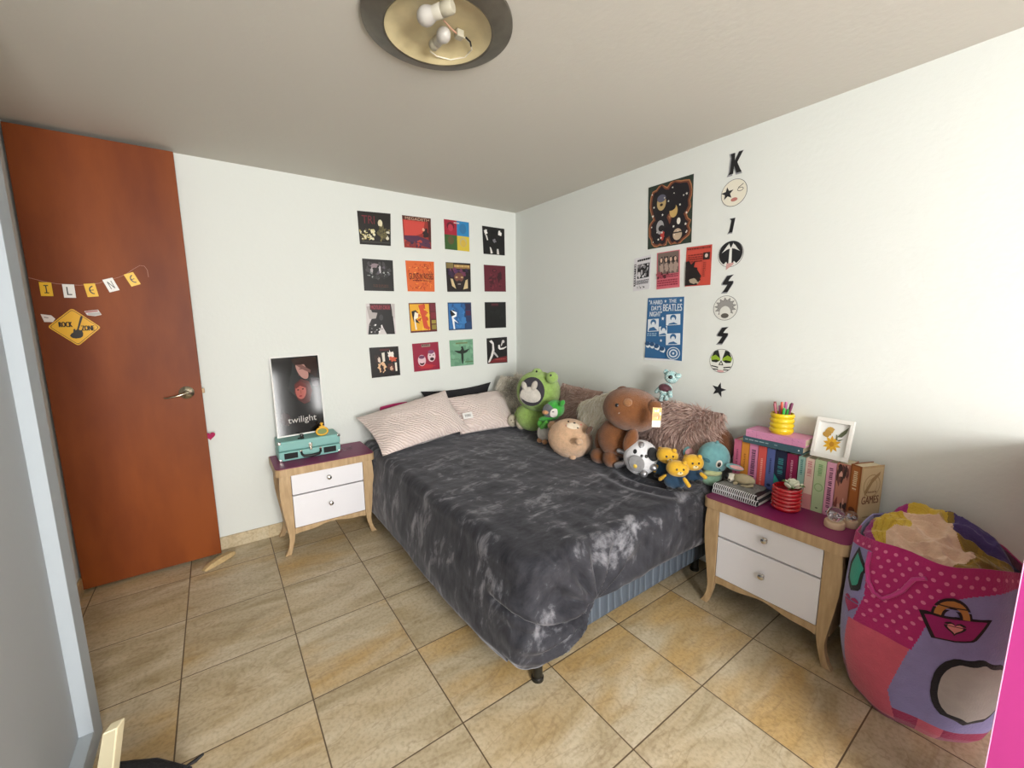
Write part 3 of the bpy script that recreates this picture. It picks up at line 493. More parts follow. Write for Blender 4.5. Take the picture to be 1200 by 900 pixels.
def velvet():
    m=mat('grey_velvet','4a4a50',.8,sheen=.35,spec=.12); nt=m.node_tree; b=nt.nodes['Principled BSDF']; g=nt.nodes.new('ShaderNodeNewGeometry')
    L=nt.links
    n=nt.nodes.new('ShaderNodeTexNoise'); n.inputs['Scale'].default_value=4.2; n.inputs['Detail'].default_value=9; n.inputs['Roughness'].default_value=.68; n.inputs['Distortion'].default_value=.7
    mp=nt.nodes.new('ShaderNodeMapping'); mp.inputs['Scale'].default_value=(1,2.2,1); mp.inputs['Rotation'].default_value=(0,0,-.5); L.new(g.outputs['Position'],mp.inputs[0]); L.new(mp.outputs[0],n.inputs['Vector'])
    r=nt.nodes.new('ShaderNodeValToRGB'); e=r.color_ramp.elements; e[0].position=.36; e[0].color=(*lin(srgb('26262b')),1); e[1].position=.74; e[1].color=(*lin(srgb('8b8a90')),1)
    k=e.new(.55); k.color=(*lin(srgb('3a3a3f')),1); n4=nt.nodes.new('ShaderNodeTexNoise'); n4.inputs['Scale'].default_value=14; n4.inputs['Detail'].default_value=6; n4.inputs['Distortion'].default_value=.8; mp4=nt.nodes.new('ShaderNodeMapping'); mp4.inputs['Scale'].default_value=(1.4,1.4,.5); L.new(g.outputs['Position'],mp4.inputs[0]); L.new(mp4.outputs[0],n4.inputs['Vector'])
    s4=nt.nodes.new('ShaderNodeMath'); s4.operation='MULTIPLY_ADD'; s4.inputs[1].default_value=.35; s4.inputs[2].default_value=-.175; L.new(n4.outputs['Fac'],s4.inputs[0]); a4=nt.nodes.new('ShaderNodeMath'); a4.operation='ADD'; L.new(n.outputs['Fac'],a4.inputs[0]); L.new(s4.outputs[0],a4.inputs[1]); a5=nt.nodes.new('ShaderNodeMath'); a5.operation='ADD'; L.new(a4.outputs[0],a5.inputs[0]); a5.inputs[1].default_value=.014
    L.new(a5.outputs[0],r.inputs[0]); L.new(r.outputs[0],b.inputs['Base Color'])
    b.inputs['Sheen Tint'].default_value=(.75,.75,.8,1); b.inputs['Sheen Roughness'].default_value=.35
    n2=nt.nodes.new('ShaderNodeTexNoise'); n2.inputs['Scale'].default_value=9; n2.inputs['Detail'].default_value=8; L.new(mp.outputs[0],n2.inputs['Vector'])
    bp=nt.nodes.new('ShaderNodeBump'); bp.inputs['Strength'].default_value=.35; bp.inputs['Distance'].default_value=.012; L.new(n2.outputs['Fac'],bp.inputs['Height']); L.new(bp.outputs[0],b.inputs['Normal']); return m
M_velvet=velvet()
BX0,BX1,BY0,BY1,BZ=-1.43,-.02,-2.02,-.02,.545
def perim(n=900):
    """points and outward normals around the bed rectangle, rounded at the foot corner"""
    R={0:.06,1:.03,2:.03,3:.09}; out=[]
    segs=[]; c=[(BX1,BY0),(BX1,BY1),(BX0,BY1),(BX0,BY0)]; N=[(1,0),(0,1),(-1,0),(0,-1)]
    for i in range(4):
        a=Vector(c[i]);b_=Vector(c[(i+1)%4]); d=(b_-a).normalized(); ra=R[i]; rb=R[(i+1)%4]
        L=(b_-a).length; m=int(L/(6.9/n))
        for k in range(m): 
            t=ra+(L-ra-rb)*k/m; out.append((a+d*t,Vector(N[i])))
        nb=Vector(N[(i+1)%4]); cc=b_-d*rb-Vector(N[i])*rb
        for k in range(9):
            t=k/9*PI/2; nn=Vector(N[i])*math.cos(t)+nb*math.sin(t); out.append((cc+nn*rb,nn))
    return out
PR=perim()
def sstep(a,b_,x): t=max(0,min(1,(x-a)/(b_-a))); return t*t*(3-2*t)
def hem(p):
    x,y=p
    if y<-1.9:   # foot edge
        h=.115+.0*x; h+= .155*sstep(-1.22,-1.08,x); h-=.02*sstep(-.8,-.3,x); h+=.05*sstep(-.3,-.08,x); return h
    if x<-1.3: return .10+.02*math.sin(y*5)+.02*sstep(-1.9,-2.02,y)
    return .40
G=Vector((-1.10,-2.06,.30))
def blanket():
    rings=[]; n=len(PR); ctr=Vector((-.7,-1.0))
    KT=60; KS=60
    vs=[];fs=[]
    for k in range(KT):
        t=(k+1)/KT; row=[]
        for p,nn in PR:
            q=ctr+(p-nn*.045-ctr)*t
            z=BZ+.012
            row.append(Vector((q.x,q.y,z)))
        rings.append(row)
    for k in range(KS):
        t=(k+1)/KS; row=[]
        for p,nn in PR:
            h=hem(p)
            if t<.22:
                a=t/.22*PI/2; off=-.045+.055*math.sin(a); z=BZ+.012-.055*(1-math.cos(a))
            else:
                s=(t-.22)/.78; z0=BZ-.043; z=z0+(h-z0)*s; off=.010
                left=sstep(.6,1,-nn.x); off+=left*(.018+.038*math.sin(PI*min(1,max(0,-p.y/2.0))))*math.sin(s*PI*.62)
                if nn.x>.5 or nn.y>.5: off=.0
                if nn.y<-.5: off+=.012*math.sin(PI*s)-.02*sstep(.75,1,s)*(1 if p.x>-1.1 else 0)
                if nn.x<-.5 or nn.y<-.5: off-=.03*sstep(.85,1,s)
            q=p+nn*off; row.append(Vector((q.x,q.y,z)))
        rings.append(row)
    out=[]
    for k,row in enumerate(rings):
        for i,v in enumerate(row):
            nn=PR[i][1]; s=max(0,(k-KT)/KS); v=v.copy()
            e=1
            nz=noise.fractal(Vector((v.x*2.6,v.y*2.2,v.z*2)),1,2,4)
            fl=noise.fractal(Vector((v.x*9,v.y*5+v.x*4,v.z*7)),1,2,3)
            wall=1 if (nn.x<.3 and nn.y<.3) else .0
            eb=sstep(0,.22,s)
            if k<KT or eb<1: v.z+=(.007*nz+.0035*fl)*(1-eb)
            if k>=KT:
                a=(.006*nz+.006*fl)*wall*eb; v.x+=nn.x*a; v.y+=nn.y*a; v.z+=.004*nz*(1-s)*eb
            # long sweeping folds by the foot end near the right wall
            dx=Vector((v.x+.15,v.y+1.75)).length
            if v.y<-1.2 and v.x>-.75: v.z+=.007*math.sin(dx*58+1.5*nz)*sstep(.1,.2,dx)*(1-sstep(.35,.55,dx))*(1 if k<KT+18 else 0)
            # gathered corner: creases radiating from the tucked point
            d=(v-G); L=d.length
            if wall and k>=KT and v.y<-1.78 and v.x<-1.06:
                uu=(-1.08-v.x)/.36; zc=.315-.045*math.sin(PI*min(1,max(0,uu)))+.03*uu; dz=v.z-zc; gr=math.exp(-(dz/.014)**2)*-.020+math.exp(-((dz-.035)/.022)**2)*.014
                gr*=sstep(-1.07,-1.14,v.x)*(1-sstep(-1.86,-1.78,v.y)); v.x+=nn.x*gr; v.y+=nn.y*gr
            if L<.5 and k>KT-20 and wall:
                th=math.atan2(d.z,d.x+.001); fall=(1-sstep(.1,.46,L))*sstep(.02,.13,L)
                low=(1.7 if d.z<-.0 else .9)*(1-.75*sstep(.8,1,s)); c=math.sin(th*(17 if d.z<0 else 11)+1.2*nz+L*4); a=.021*fall*c*low
                v.x+=nn.x*a; v.y+=nn.y*a; v.z+=a*.3*(k<KT+6)
            out.append(v)
    n=len(PR); o=len(out); out.append(Vector((ctr.x,ctr.y,BZ+.012)))
    for i in range(n): fs.append((o,i,(i+1)%n))
    for k in range(len(rings)-1):
        for i in range(n): fs.append((k*n+i,(k+1)*n+i,(k+1)*n+(i+1)%n,k*n+(i+1)%n))
    mb=MB(); mb.add(out,fs,M_velvet); ob=mb.build('blanket',ang=80)
    so=ob.modifiers.new('solid','SOLIDIFY'); so.thickness=.006; so.offset=1
    return ob
tag(blanket(),'crumpled dark grey velvet blanket spread over the whole double bed','blanket')
# ================================================================ NIGHTSTANDS
def nightstand(loc,rz,label):
    t=thing('nightstand',label,'nightstand',loc,rz,'matching purple-topped nightstands'); LOCAL[0]=True
    W=.285; F=-.335; B=-.006
    def plate(xx,yy,c,n=6):
        p=[]
        for (cx,cy,a0) in ((xx-c,yy[0]+c,-PI/2),(xx-.004,yy[1]-.004,0),(-xx+.004,yy[1]-.004,PI/2),(-xx+c,yy[0]+c,PI)):
            rr=c if cy<(yy[0]+yy[1])/2 else .004
            for k in range(n+1): a=a0+PI/2*k/n; p.append((cx+rr*math.cos(a),cy+rr*math.sin(a)))
        return p
    up=lambda z0: (lambda u,v,w: Vector((u,v,z0+w)))
    MB().prism(plate(W+.012,(F-.012,B),.035),up(.512),.046,M_oak).build('table_top',t,bevel=.003)
    MB().prism(plate(W+.008,(F-.008,B-.004),.033),up(.5582),.003,M_purple).build('top_panel',t,bevel=.001)
    prof=[(.276,.511),(.281,.46),(.283,.40),(.280,.34),(.272,.27),(.262,.20),(.254,.14),(.251,.10),(.256,.06),(.268,.025),(.284,0),(.248,0),(.238,.035),(.226,.08),(.219,.12),(.216,.16),(.216,.511)]
    for s in (1,-1):
        for y0,nm in ((F,'leg'),(B-.035,'leg')):
            MB().prism([(s*x,z) for x,z in prof],lambda u,v,w,y0=y0: Vector((u,y0+w,v)),.03,M_oak).build(nm,t,bevel=.003)
        rbox('side_panel',(s*.248-.008,F+.031,.13),(s*.248+.008,B-.036,.511),M_oak,t,.001)
    ap=[(-.2155,.164)]+[(.2155,.164)]+[(.2155-.431*k/24,.118+.030*math.sin(PI*k/24)**.8+.006*math.cos(k/24*4*PI)) for k in range(25)]
    MB().prism(ap,lambda u,v,w: Vector((u,F+.006+w,v)),.018,M_oak).build('apron',t,bevel=.001)
    rbox('back_panel',(-.2155,B-.012,.13),(.2155,B-.004,.511),M_oak,t,.0)
    for z0,z1 in ((.382,.509),(.168,.374)):
        d=rbox('drawer',(-.2135,F+.002,z0),(.2135,F+.30,z1),M_white,t,.002)
        M=Matrix.Translation((0,F+.003,(z0+z1)/2+.01))@Matrix.Rotation(PI/2,4,'X')
        MB().lathe([(.008,0),(.006,.004),(.006,.01),(.013,.016),(.015,.021),(.012,.027),(.005,.030),(0,.0305)],M_chrome,M,24).build('knob',d)
    rbox('drawer_gap_strip',(-.2155,F+.02,.374),(.2155,F+.04,.382),M_black,t,0)  # black strip filling the gap between the two drawers
    LOCAL[0]=False; return t
nightstand((-1.745,-.004,0),0,'pale oak nightstand with purple top and white drawers between door and bed')
nightstand((-.004,-2.345,0),-PI/2,'pale oak nightstand with purple top holding books, at the foot of the bed')
NZ=.5614
# ================================================================ PILLOWS
def pillow_pts(c,th,n,m=26,pinch=.5,seed=1,amp=.006,puff=.42):
    """c: TL,TR,BR,BL ; n: front normal. returns closed pillow verts/faces"""
    c=[Vector(q) for q in c]; n=Vector(n).normalized(); vs=[];fs=[]
    for side in (1,-1):
        for j in range(m+1):
            for i in range(m+1):
                u=i/m;v=j/m
                # pull the edge middles in a little so that the corners look pointed
                eu=(4*u*(1-u)); ev=(4*v*(1-v)); U=u+(.5-u)*.09*pinch*ev*0+(.5-u)*.10*pinch*ev; V=v+(.5-v)*.10*pinch*eu
                p=c[0]*(1-U)*(1-V)+c[1]*U*(1-V)+c[2]*U*V+c[3]*(1-U)*V
                h=(eu*ev)**puff*th*.5
                nz=noise.fractal(p*7+Vector((seed,0,0)),1,2,3)
                vs.append(p+n*side*(h+amp*nz*min(1,eu*ev*4)))
    N=(m+1)**2
    for j in range(m):
        for i in range(m):
            a=j*(m+1)+i; fs.append((a,a+m+1,a+m+2,a+1)); fs.append((N+a,N+a+1,N+a+m+2,N+a+m+1))
    E=[i for i in range(m+1)]+[j*(m+1)+m for j in range(1,m+1)]+[m*(m+1)+i for i in range(m-1,-1,-1)]+[j*(m+1) for j in range(m-1,0,-1)]
    for k in range(len(E)): a,b_=E[k],E[(k+1)%len(E)]; fs.append((a,b_,N+b_,N+a))
    return vs,fs
M_pk=mat('pink_ribbed_cotton_','dbc8c1',.9,hex2='ccb5ad',vscale=26,stretch=(1,1,3),bump=.8,bscale=38,sheen=.3)
def ribbed_cotton():
    m=mat('pink_ribbed_cotton','dccbc5',.9,sheen=.3); nt=m.node_tree; b=nt.nodes['Principled BSDF']; tc=nt.nodes.new('ShaderNodeTexCoord'); w=nt.nodes.new('ShaderNodeTexWave'); w.bands_direction='DIAGONAL'; w.inputs['Scale'].default_value=19; w.inputs['Distortion'].default_value=9; w.inputs['Detail'].default_value=2; w.inputs['Detail Scale'].default_value=.6
    nt.links.new(tc.outputs['Object'],w.inputs['Vector']); r=nt.nodes.new('ShaderNodeValToRGB'); r.color_ramp.elements[0].color=(*lin(srgb('d3c0b9')),1); r.color_ramp.elements[1].color=(*lin(srgb('e0d0ca')),1); r.color_ramp.elements[0].position=.1; r.color_ramp.elements[1].position=.6
    nt.links.new(w.outputs['Fac'],r.inputs[0]); nt.links.new(r.outputs[0],b.inputs['Base Color']); bp=nt.nodes.new('ShaderNodeBump'); bp.inputs['Strength'].default_value=.7; bp.inputs['Distance'].default_value=.006; nt.links.new(w.outputs['Fac'],bp.inputs['Height']); nt.links.new(bp.outputs[0],b.inputs['Normal']); return m
M_pk=ribbed_cotton()
def pillow(corners,th,n,mt,label,cat='pillow',group=None,name='pillow',**k):
    vs,fs=pillow_pts(corners,th,n,**k); base=Vector(corners[2]).lerp(Vector(corners[3]),.5)
    mb=MB().add(vs,fs,mt); return tag(origin(mb.build(name,ang=70,recalc=True),base),label,cat,group)
p1=pillow([(-.965,-.022,.885),(-.30,-.022,.90),(-.30,-.05,.60),(-.965,-.05,.60)],.035,(0,-1,.1),mat('black_cotton','161519',.85),'thin black cushion standing against the back wall behind the pink pillows','cushion',name='cushion',pinch=1.6)
pillow([(-1.29,-.02,.80),(-1.08,-.02,.815),(-1.02,-.045,.60),(-1.33,-.045,.60)],.03,(0,-1,.2),mat('magenta_cotton','b01c60',.7),'magenta cushion whose rim shows above the left pink pillow','cushion',name='cushion',pinch=-.5)
p2=pillow([(-.80,-.14,.83),(-.235,-.10,.84),(-.31,-.44,.585),(-.82,-.40,.590)],.17,(0,-.62,.8),M_pk,'pale pink ribbed pillow with white care label, right of the two','pillow','pale pink pillows',seed=5,amp=.012,puff=.5,pinch=.8)
p3=pillow([(-1.50,-.12,.765),(-.815,-.16,.90),(-.74,-.42,.625),(-1.475,-.60,.605)],.18,(0,-.62,.8),M_pk,'pale pink ribbed pillow overlapping the other, nearest the nightstand with poster','pillow','pale pink pillows',seed=2,amp=.014,puff=.5,pinch=.8)
# care label on the right pillow
LP=at(549,487,y=-.365); 
lab=Art([LP+Vector((-.05,.008,.022)),LP+Vector((.03,-.0,.026)),LP+Vector((.035,-.016,-.018)),LP+Vector((-.045,-.008,-.022))],(0,-.62,.8),.001,pr('e3e0dc')); lab.lines('4a4744',.2,.3,.8,.75,3)
lo=lab.build('care_label',p2,smooth=False); lo['label']='white printed care label'
# ---------------- furry cushions
def fur_cushion(center,w,h,tilt,yaw,roll,base,tips,label,n=9000,L=.035,th=.15,seed=3,depth_col=None):
    Mx=Matrix.Translation(center)@Matrix.Rotation(yaw,4,'Z')@Matrix.Rotation(tilt,4,'X')@Matrix.Rotation(roll,4,'Y')
    c=[Mx@Vector(q) for q in ((-w/2,0,h/2),(w/2,0,h/2),(w/2,0,-h/2),(-w/2,0,-h/2))]; nrm=(Mx.to_3x3()@Vector((0,-1,0)))
    vs,fs=pillow_pts(c,th,nrm,m=24,pinch=.35,seed=seed,puff=.5)
    mb=MB().add(vs,fs,base); rn=random.Random(seed); 
    V=[Vector(v) for v in vs]; quads=[f for f in fs]
    for k in range(n):
        f=quads[rn.randrange(len(quads))]; a,b_,c_,d=[V[i] for i in f]; u,v=rn.random(),rn.random()
        p=a*(1-u)*(1-v)+b_*u*(1-v)+c_*u*v+d*(1-u)*v
        fnn=(b_-a).cross(d-a)
        if fnn.length<1e-9: continue
        fnn.normalize(); 
        if fnn.dot(p-Vector(center))<0: fnn=-fnn
        flow=Vector((noise.noise(p*6+Vector((3,0,0))),noise.noise(p*6+Vector((0,7,0))),noise.noise(p*6)-.5))
        d1=(fnn*.75+flow*1.1+Vector((rn.uniform(-.3,.3),rn.uniform(-.3,.3),rn.uniform(-.3,.3)))).normalized()
        l=L*(.6+.7*rn.random()); sd=d1.cross(Vector((rn.uniform(-1,1),rn.uniform(-1,1),rn.uniform(-1,1)))).normalized()*.0019
        p1_=p+d1*l*.5; d2=(d1+flow*.7+Vector((0,0,-.25))).normalized(); p2_=p1_+d2*l*.5
        if p2_.x>-.003 or p2_.y>-.003: continue
        mb.add([p-sd,p+sd,p1_+sd*.8,p1_-sd*.8,p2_],[(0,1,2,3),(3,2,4)],rn.choice(tips))
    o=mb.build('furry_cushion',ang=60,recalc=False); lowest=min(v[2] for v in vs)
    return tag(origin(o,(center[0],center[1],lowest)),label,'cushion','furry cushions along the right wall')
def fm(h): return mat('fur_'+h,h,.8,spec=.2,sheen=.3)
mauve=(fm('a3857a'),[fm('c0a296'),fm('a88a7f'),fm('d0b6ab')]); cream=(fm('ddd4c0'),[fm('f0ead9'),fm('e2d8c2'),fm('fbf7ee')]); greyc=(fm('b5aea2'),[fm('ece5d6'),fm('d6cebf'),fm('faf5ea')])
# yaw +90deg turns the cushion front from -Y to ... so use -PI/2 to face -X
fur_cushion((-.15,-.24,.765),.36,.38,-.12,-.55,.10,greyc[0],greyc[1],'grey and cream shaggy cushion in the corner behind the green plush',seed=11,L=.065,n=12000)
fur_cushion((-.115,-.93,.765),.42,.37,-.14,-PI/2,.03,mauve[0],mauve[1],'mauve shaggy cushion between the green hooded plush and the brown bear',seed=12,L=.04)
fur_cushion((-.235,-1.27,.785),.33,.33,-.2,-PI/2,-.4,cream[0],cream[1],'cream shaggy cushion squeezed behind the left side of the brown bear',seed=13,L=.075,n=15000)
fur_cushion((-.125,-1.735,.765),.50,.38,-.16,-PI/2,.06,mauve[0],mauve[1],'large mauve shaggy cushion right of the brown bear',seed=14,n=13000,L=.045)
# ================================================================ PLUSH TOYS
def B3(roll=0):
    c,s=math.cos(roll),math.sin(roll); r=CR*c+CU*s; u=-CR*s+CU*c
    return Matrix((r,-CF,u)).transposed()      # x=right, y=towards the camera, z=up
def blob(par,name,mt,px,py,X,rx,ry,rd=None,roll=0,p=1,label=None,dx=0):
    P=at(px,py,x=X); k=mpp(P); rd=rd if rd is not None else (rx+ry)/2*.9
    o=MB().ell(P,(rx*k,rd*k,ry*k),mt,B3(roll),n=32,k=22,p=p).build(name,par,ang=180)
    if label: o['label']=label
    return o
def face(par,name,mt,px,py,X,rx,ry,host,roll=0,depth=.25,label=None):
    """a small flattened patch sitting on the surface of the host ellipsoid (hpx,hpy,hX,hrx,hry,hrd,hroll)"""
    hx,hy,hX,hrx,hry,hrd,hroll=host; P=at(hx,hy,x=hX); k=mpp(P)
    dx,dy=(px-hx),-(py-hy); c,s=math.cos(hroll),math.sin(hroll); a=(dx*c+dy*s)/hrx; b_=(-dx*s+dy*c)/hry
    t=max(.03,1-a*a-b_*b_)**.5
    Bm=B3(hroll); loc=P+Bm@Vector((a*hrx*k,t*hrd*k,b_*hry*k))
    nrm=(Bm@Vector((a/hrx,t/hrd,b_/hry))).normalized()
    up=CU-nrm*CU.dot(nrm); up.normalize(); rt=up.cross(nrm).normalized()*-1; rt=nrm.cross(up)*-1
    c,s=math.cos(roll),math.sin(roll); r2=rt*c+up*s; u2=-rt*s+up*c
    M=Matrix((r2,nrm,u2)).transposed()
    o=MB().ell(loc,(rx*k,min(rx,ry)*k*depth,ry*k),mt,M,n=22,k=14).build(name,par,ang=180)
    if label: o['label']=label
    return o
def limb(par,name,mt,a,b_,X,r0,r1,X2=None):
    A=at(*a,x=X);Bq=at(*b_,x=X2 if X2 is not None else X); k=mpp(A); n=9; pts=[A.lerp(Bq,i/n) for i in range(n+1)]
    rr=[(r0+(r1-r0)*i/n)*k*(math.sqrt(max(.05,1-(1-2*i/n if i<2 else 0)**2*.6)) if i<2 else (1 if i<n else .6)) for i in range(n+1)]
    return MB().tube(pts,rr,mt,16).build(name,par,ang=180)
def toy(name,label,px,py,cat='plush toy',group=None,z=.562):
    P=at(px,py,z=z); return thing(name,label,cat,P,0,group)
BLK=mat('bead_black','0b0b0c',.2,coat=.5); WHT=plush('dcd8d0',.25)
# green hooded plush
g=toy('frog_hooded_plush','green hooded plush with grey-white face and pale paws near the corner',630,504); gm=plush('a2c465'); X=-.30
hd_=(631,458.5,X,25.5,23.5,20,-.18); blob(g,'body',gm,624,488,X-.0,19,17,16); blob(g,'hood',gm,*hd_[:5],20,-.18,p=.92)
for x,y in ((629.5,438.5),(647,442.5)): blob(g,'hood_eye',gm,x,y,X,7.2,7,7)
for x,y,h in ((628.5,435),(645.5,439.5)) and ((628.5,435.5,(629.5,437,X,7.2,6.5,7,0)),(645,440,(647,441,X,7.2,6.5,7,0))): face(g,'eye',BLK,x,y,X,1.1,1.3,h,depth=.6)
face(g,'hood_opening',plush('38343a',.3),622.5,458.5,X,14.5,16.5,hd_,-.1,.12)
fh=(622,460,X,25,23,22.5,0)
face(g,'muzzle',plush('cfc8be',.3),620.5,464,X,13,11,hd_,-.1,.35)
for x,y in ((614,452),(625,452)): face(g,'fringe_tuft',plush('c3bbb0',.3),x,y,X,3.4,6,(631,458.5,X,27,25,22.5,-.18),.4 if x<620 else -.35,.9)
for x in (619,624,629,633): face(g,'hair_stripe',pr('0f0e11'),x,447.5+abs(x-625)*.3,X,.9,4.2,(631,458,X,25.4,23.4,21.5,-.18),.3,1.2)
for x,y in ((601,493),(611,496)):
    blob(g,'paw',plush('c9bfa8',.3),x,y,X-.07,6.3,7.2,6)
    for dx,dy in ((-1.8,-1),(1.6,-1.4),(0,2)): face(g,'paw_pad',pr('6f5d55'),x+dx,y+dy,X-.07,.8,.8,(x,y,X-.07,6.3,7.2,6,0),depth=.5)
limb(g,'arm',gm,(611,478),(606,488),X-.03,4.5,4)
# penguin
g=toy('penguin_plush','small penguin plush in bright green hooded scarf beside the frog hood plush',637,518); X=-.40; bg=plush('3fae3c')
blob(g,'body',WHT,637,507,X,7.5,10,7); h=(645,481,X,9.5,8.8,9,0)
blob(g,'hood',bg,650.5,479,X+.03,11,10.5,9,p=.95); blob(g,'head',plush('6b6e74'),*h[:5],9); blob(g,'hood_ear',bg,659,472.5,X+.02,3,4,2.5,-.5)
face(g,'face_patch',WHT,648.5,483.5,X,5.4,5.6,h,depth=.3); face(g,'eye',BLK,647,482,X,1.6,.8,(645,481,X,9.9,9.2,10.4,0),depth=.9); face(g,'beak',plush('d59a66'),638.6,482.8,X,4,2.4,h,-.1,1.4)
blob(g,'scarf',bg,643,490,X,12,3.6,8,.12); blob(g,'vest',plush('62d03e'),637,496.5,X-.01,7.6,6,7.4)
limb(g,'arm',plush('62d03e'),(641,494),(634,502),X-.05,2.6,2.2)
for x,y in ((632.5,516),(638.5,518)): blob(g,'foot',plush('c08a5e'),x,y,X-.03,3.3,3,4)
# round tan plush
g=toy('round_tan_plush','round tan plush animal lying on its side in front of the mauve cushion',668,534); tm=plush('d9b18d'); X=-.43; hb=(668.7,513.5,X,27,23,23,-.2)
blob(g,'body',tm,*hb[:5],23,-.2)
blob(g,'ear',tm,647,498,X,5.5,4.6,3,.5); blob(g,'ear',plush('5f4433'),690.5,504,X-.01,3.2,5.5,2,-.6,label='dark brown ear'); blob(g,'arm',tm,678.5,518,X-.095,4.6,4.2,5); blob(g,'foot',tm,671,535,X-.04,4.2,4.4,5); blob(g,'foot',tm,652,530,X-.02,3.5,3.2,4)
face(g,'muzzle',plush('e6d5bd',.3),669,497.5,X,7.5,4.6,hb,-.15,.2); 
for x,y,r in ((664.5,492.8,1.),(674,499.5,1.)): face(g,'eye',BLK,x,y,X,r,r,(668.7,513.5,X,27.6,23.6,24,-.2),depth=.8)
face(g,'nose',BLK,671,494.5,X,1.5,1.1,(668.7,513.5,X,27.6,23.6,24,-.2),depth=.9)
for x,y in ((662,497),(679,496.5)): face(g,'cheek',plush('d9806e'),x,y,X,1.5,1.2,hb,0,.5)
# big brown bear
g=toy('brown_bear_plush','big brown teddy bear with round nose and yellow ear tag, sitting tilted',710,544); bm_=plush('7c4a22',.8); X=-.38; hb=(740,480,X,33,25.5,27,-.22)
blob(g,'body',bm_,724,513,X,23,24,20,.12); hx=blob(g,'head',bm_,*hb[:5],27,-.22,p=.94)
blob(g,'ear',bm_,767.5,477,X+.01,8.5,8,5,-.3); blob(g,'ear',bm_,729,457.5,X+.06,7,5,4,.2)
blob(g,'arm',bm_,704,514,X-.0,6.5,14,7,-.15); blob(g,'arm',bm_,739,516,X-.07,8,15,8,-.35)
blob(g,'leg',bm_,702,534,X-.04,9.8,9,12,-.1); blob(g,'leg',bm_,716,537,X-.06,9.5,10.5,12,-.1)
face(g,'nose',plush('9c6a40'),729,470.5,X,5,4.8,hb,0,.5,'light brown round nose'); face(g,'eye',BLK,718,473.8,X,2.2,2.6,hb,0,.6); face(g,'mouth',WHT,720,482.8,X,3,1.1,hb,.5,.6)
tp=at(770,489,x=X-.10)
tA=Art([tp+CR*-.022+CU*.05,tp+CR*.024+CU*.048,tp+CR*.016+CU*-.05,tp+CR*-.028+CU*-.05],-CF,.002,pr('c4962c')); tA.rect('b07c20',.1,.3,.9,.5); tA.rect('bcb8ae',0,.66,1,1); tA.spots(['f0e2b0','a8701c'],7,.1,.1,.9,.55,.09,3)
to=tA.build('ear_tag',g,smooth=False); to['label']='yellow and white cloth tag'
# spotted plush
g=toy('spotted_cow_plush','white plush with black spots and shiny silver stubby limbs',750,557); X=-.42; wm=mat('silky_white_plush','cfcfd2',.55,bump=.4,bscale=200,sheen=.3); sv=mat('silver_lame','a7a6aa',.3,.7,bump=.4,bscale=60); hb=(751,536,X,20,20.5,17,0)
blob(g,'body',wm,*hb[:5],17)
for a_,b_,r in (((734,531),(723,527.5),3),((733,542),(720.5,546),3.8)): limb(g,'limb',sv,a_,b_,X-.03,r*.9,r,X-.05)
blob(g,'foot',sv,754.5,555,X-.05,4.4,4.4,5); face(g,'limb',sv,760.5,544.5,X,4.3,4.2,hb,0,1.4)
face(g,'ear',sv,748.5,519.5,X,3.2,4.4,hb,-.2,.6); blob(g,'ear',wm,734.5,521,X+.01,4,5,3,.5)
for x,y,rx,ry in ((760.5,530,8,8),(740.5,527,2.2,2.8),(747,521,1.6,2.4),(749,553.5,2.6,4.4),(733,545,1,1.6),(766,546,2.5,3)): face(g,'spot',plush('0f0f12',.3),x,y,X,rx,ry,hb,0,.12,'black plush spot')
face(g,'muzzle',plush('8c8b8c',.4),741.5,540.5,X,9,10,hb,.2,.18); face(g,'nostril',pr('d9b84e'),740,543.5,X,2.2,2.6,(751,536,X,20.6,21,19,0),0,.5); face(g,'eye',BLK,752,532,X,2,2,hb,0,.8); face(g,'mouth',BLK,747,531.5,X,1.6,1.8,hb,0,.5)
# three yellow toys in blue
ym=plush('d9a92a',.3); bl=plush('1d3d58',.4); dk=plush('131318',.4)
def yel(hx,hy,hr,hh,bx,by,br,bh,X,lab,arms,ft,roll=0):
    g=toy('yellow_bear_plush',lab,bx,by+bh,group='three yellow plush toys dressed in blue'); h=(hx,hy,X,hr,hh,hr*.75,roll)
    blob(g,'body',bl,bx,by,X,br,bh,br*.75,0,label='blue cloth body'); blob(g,'head',ym,hx,hy,X-.005,hr,hh,hr*.75,roll,p=.92)
    for s in (-1,1): blob(g,'ear',ym,hx+s*hr*.66,hy-hh*.72+s*roll*-4,X,2.8,2.6,2)
    for s in (-1,1): face(g,'eye',BLK,hx-.5+s*hr*.3,hy-hh*.05,X,1.15,1.3,(hx,hy,X-.005,hr*1.02,hh*1.02,hr*.78,roll),0,.7)
    face(g,'muzzle',plush('ead9a6',.3),hx-.5,hy+hh*.42,X,3.2,2.2,(hx,hy,X-.005,hr*1.01,hh*1.01,hr*.77,roll),0,.4); face(g,'nose',BLK,hx-.5,hy+hh*.3,X,1,.7,(hx,hy,X-.005,hr*1.05,hh*1.05,hr*.86,roll),0,.7)
    for a_,b_ in arms: limb(g,'arm',ym,a_,b_,X-.035,2.3,2.3)
    for x,y in ft: blob(g,'foot',dk,x,y,X-.03,3.6,2.6,4)
yel(782,534,12.5,9.5,775,549,9.5,9.5,-.37,'yellow plush in blue, left one at the back by the spotted plush',[((770,545),(767,553))],[(770,557),(779,558)],-.25)
yel(812,542,12,9.5,814,557,10.5,9.5,-.33,'yellow plush in blue, rear right one beside the pale blue plush',[((820.5,554),(828,561))],[(811,565),(819,565)],-.05)
yel(794,549,12.8,9.5,791,563,13,10,-.42,'yellow plush in blue, front one of the three',[((781,557),(772.5,562)),((801,560),(808.5,571))],[(785,572),(797,574)],-.1)
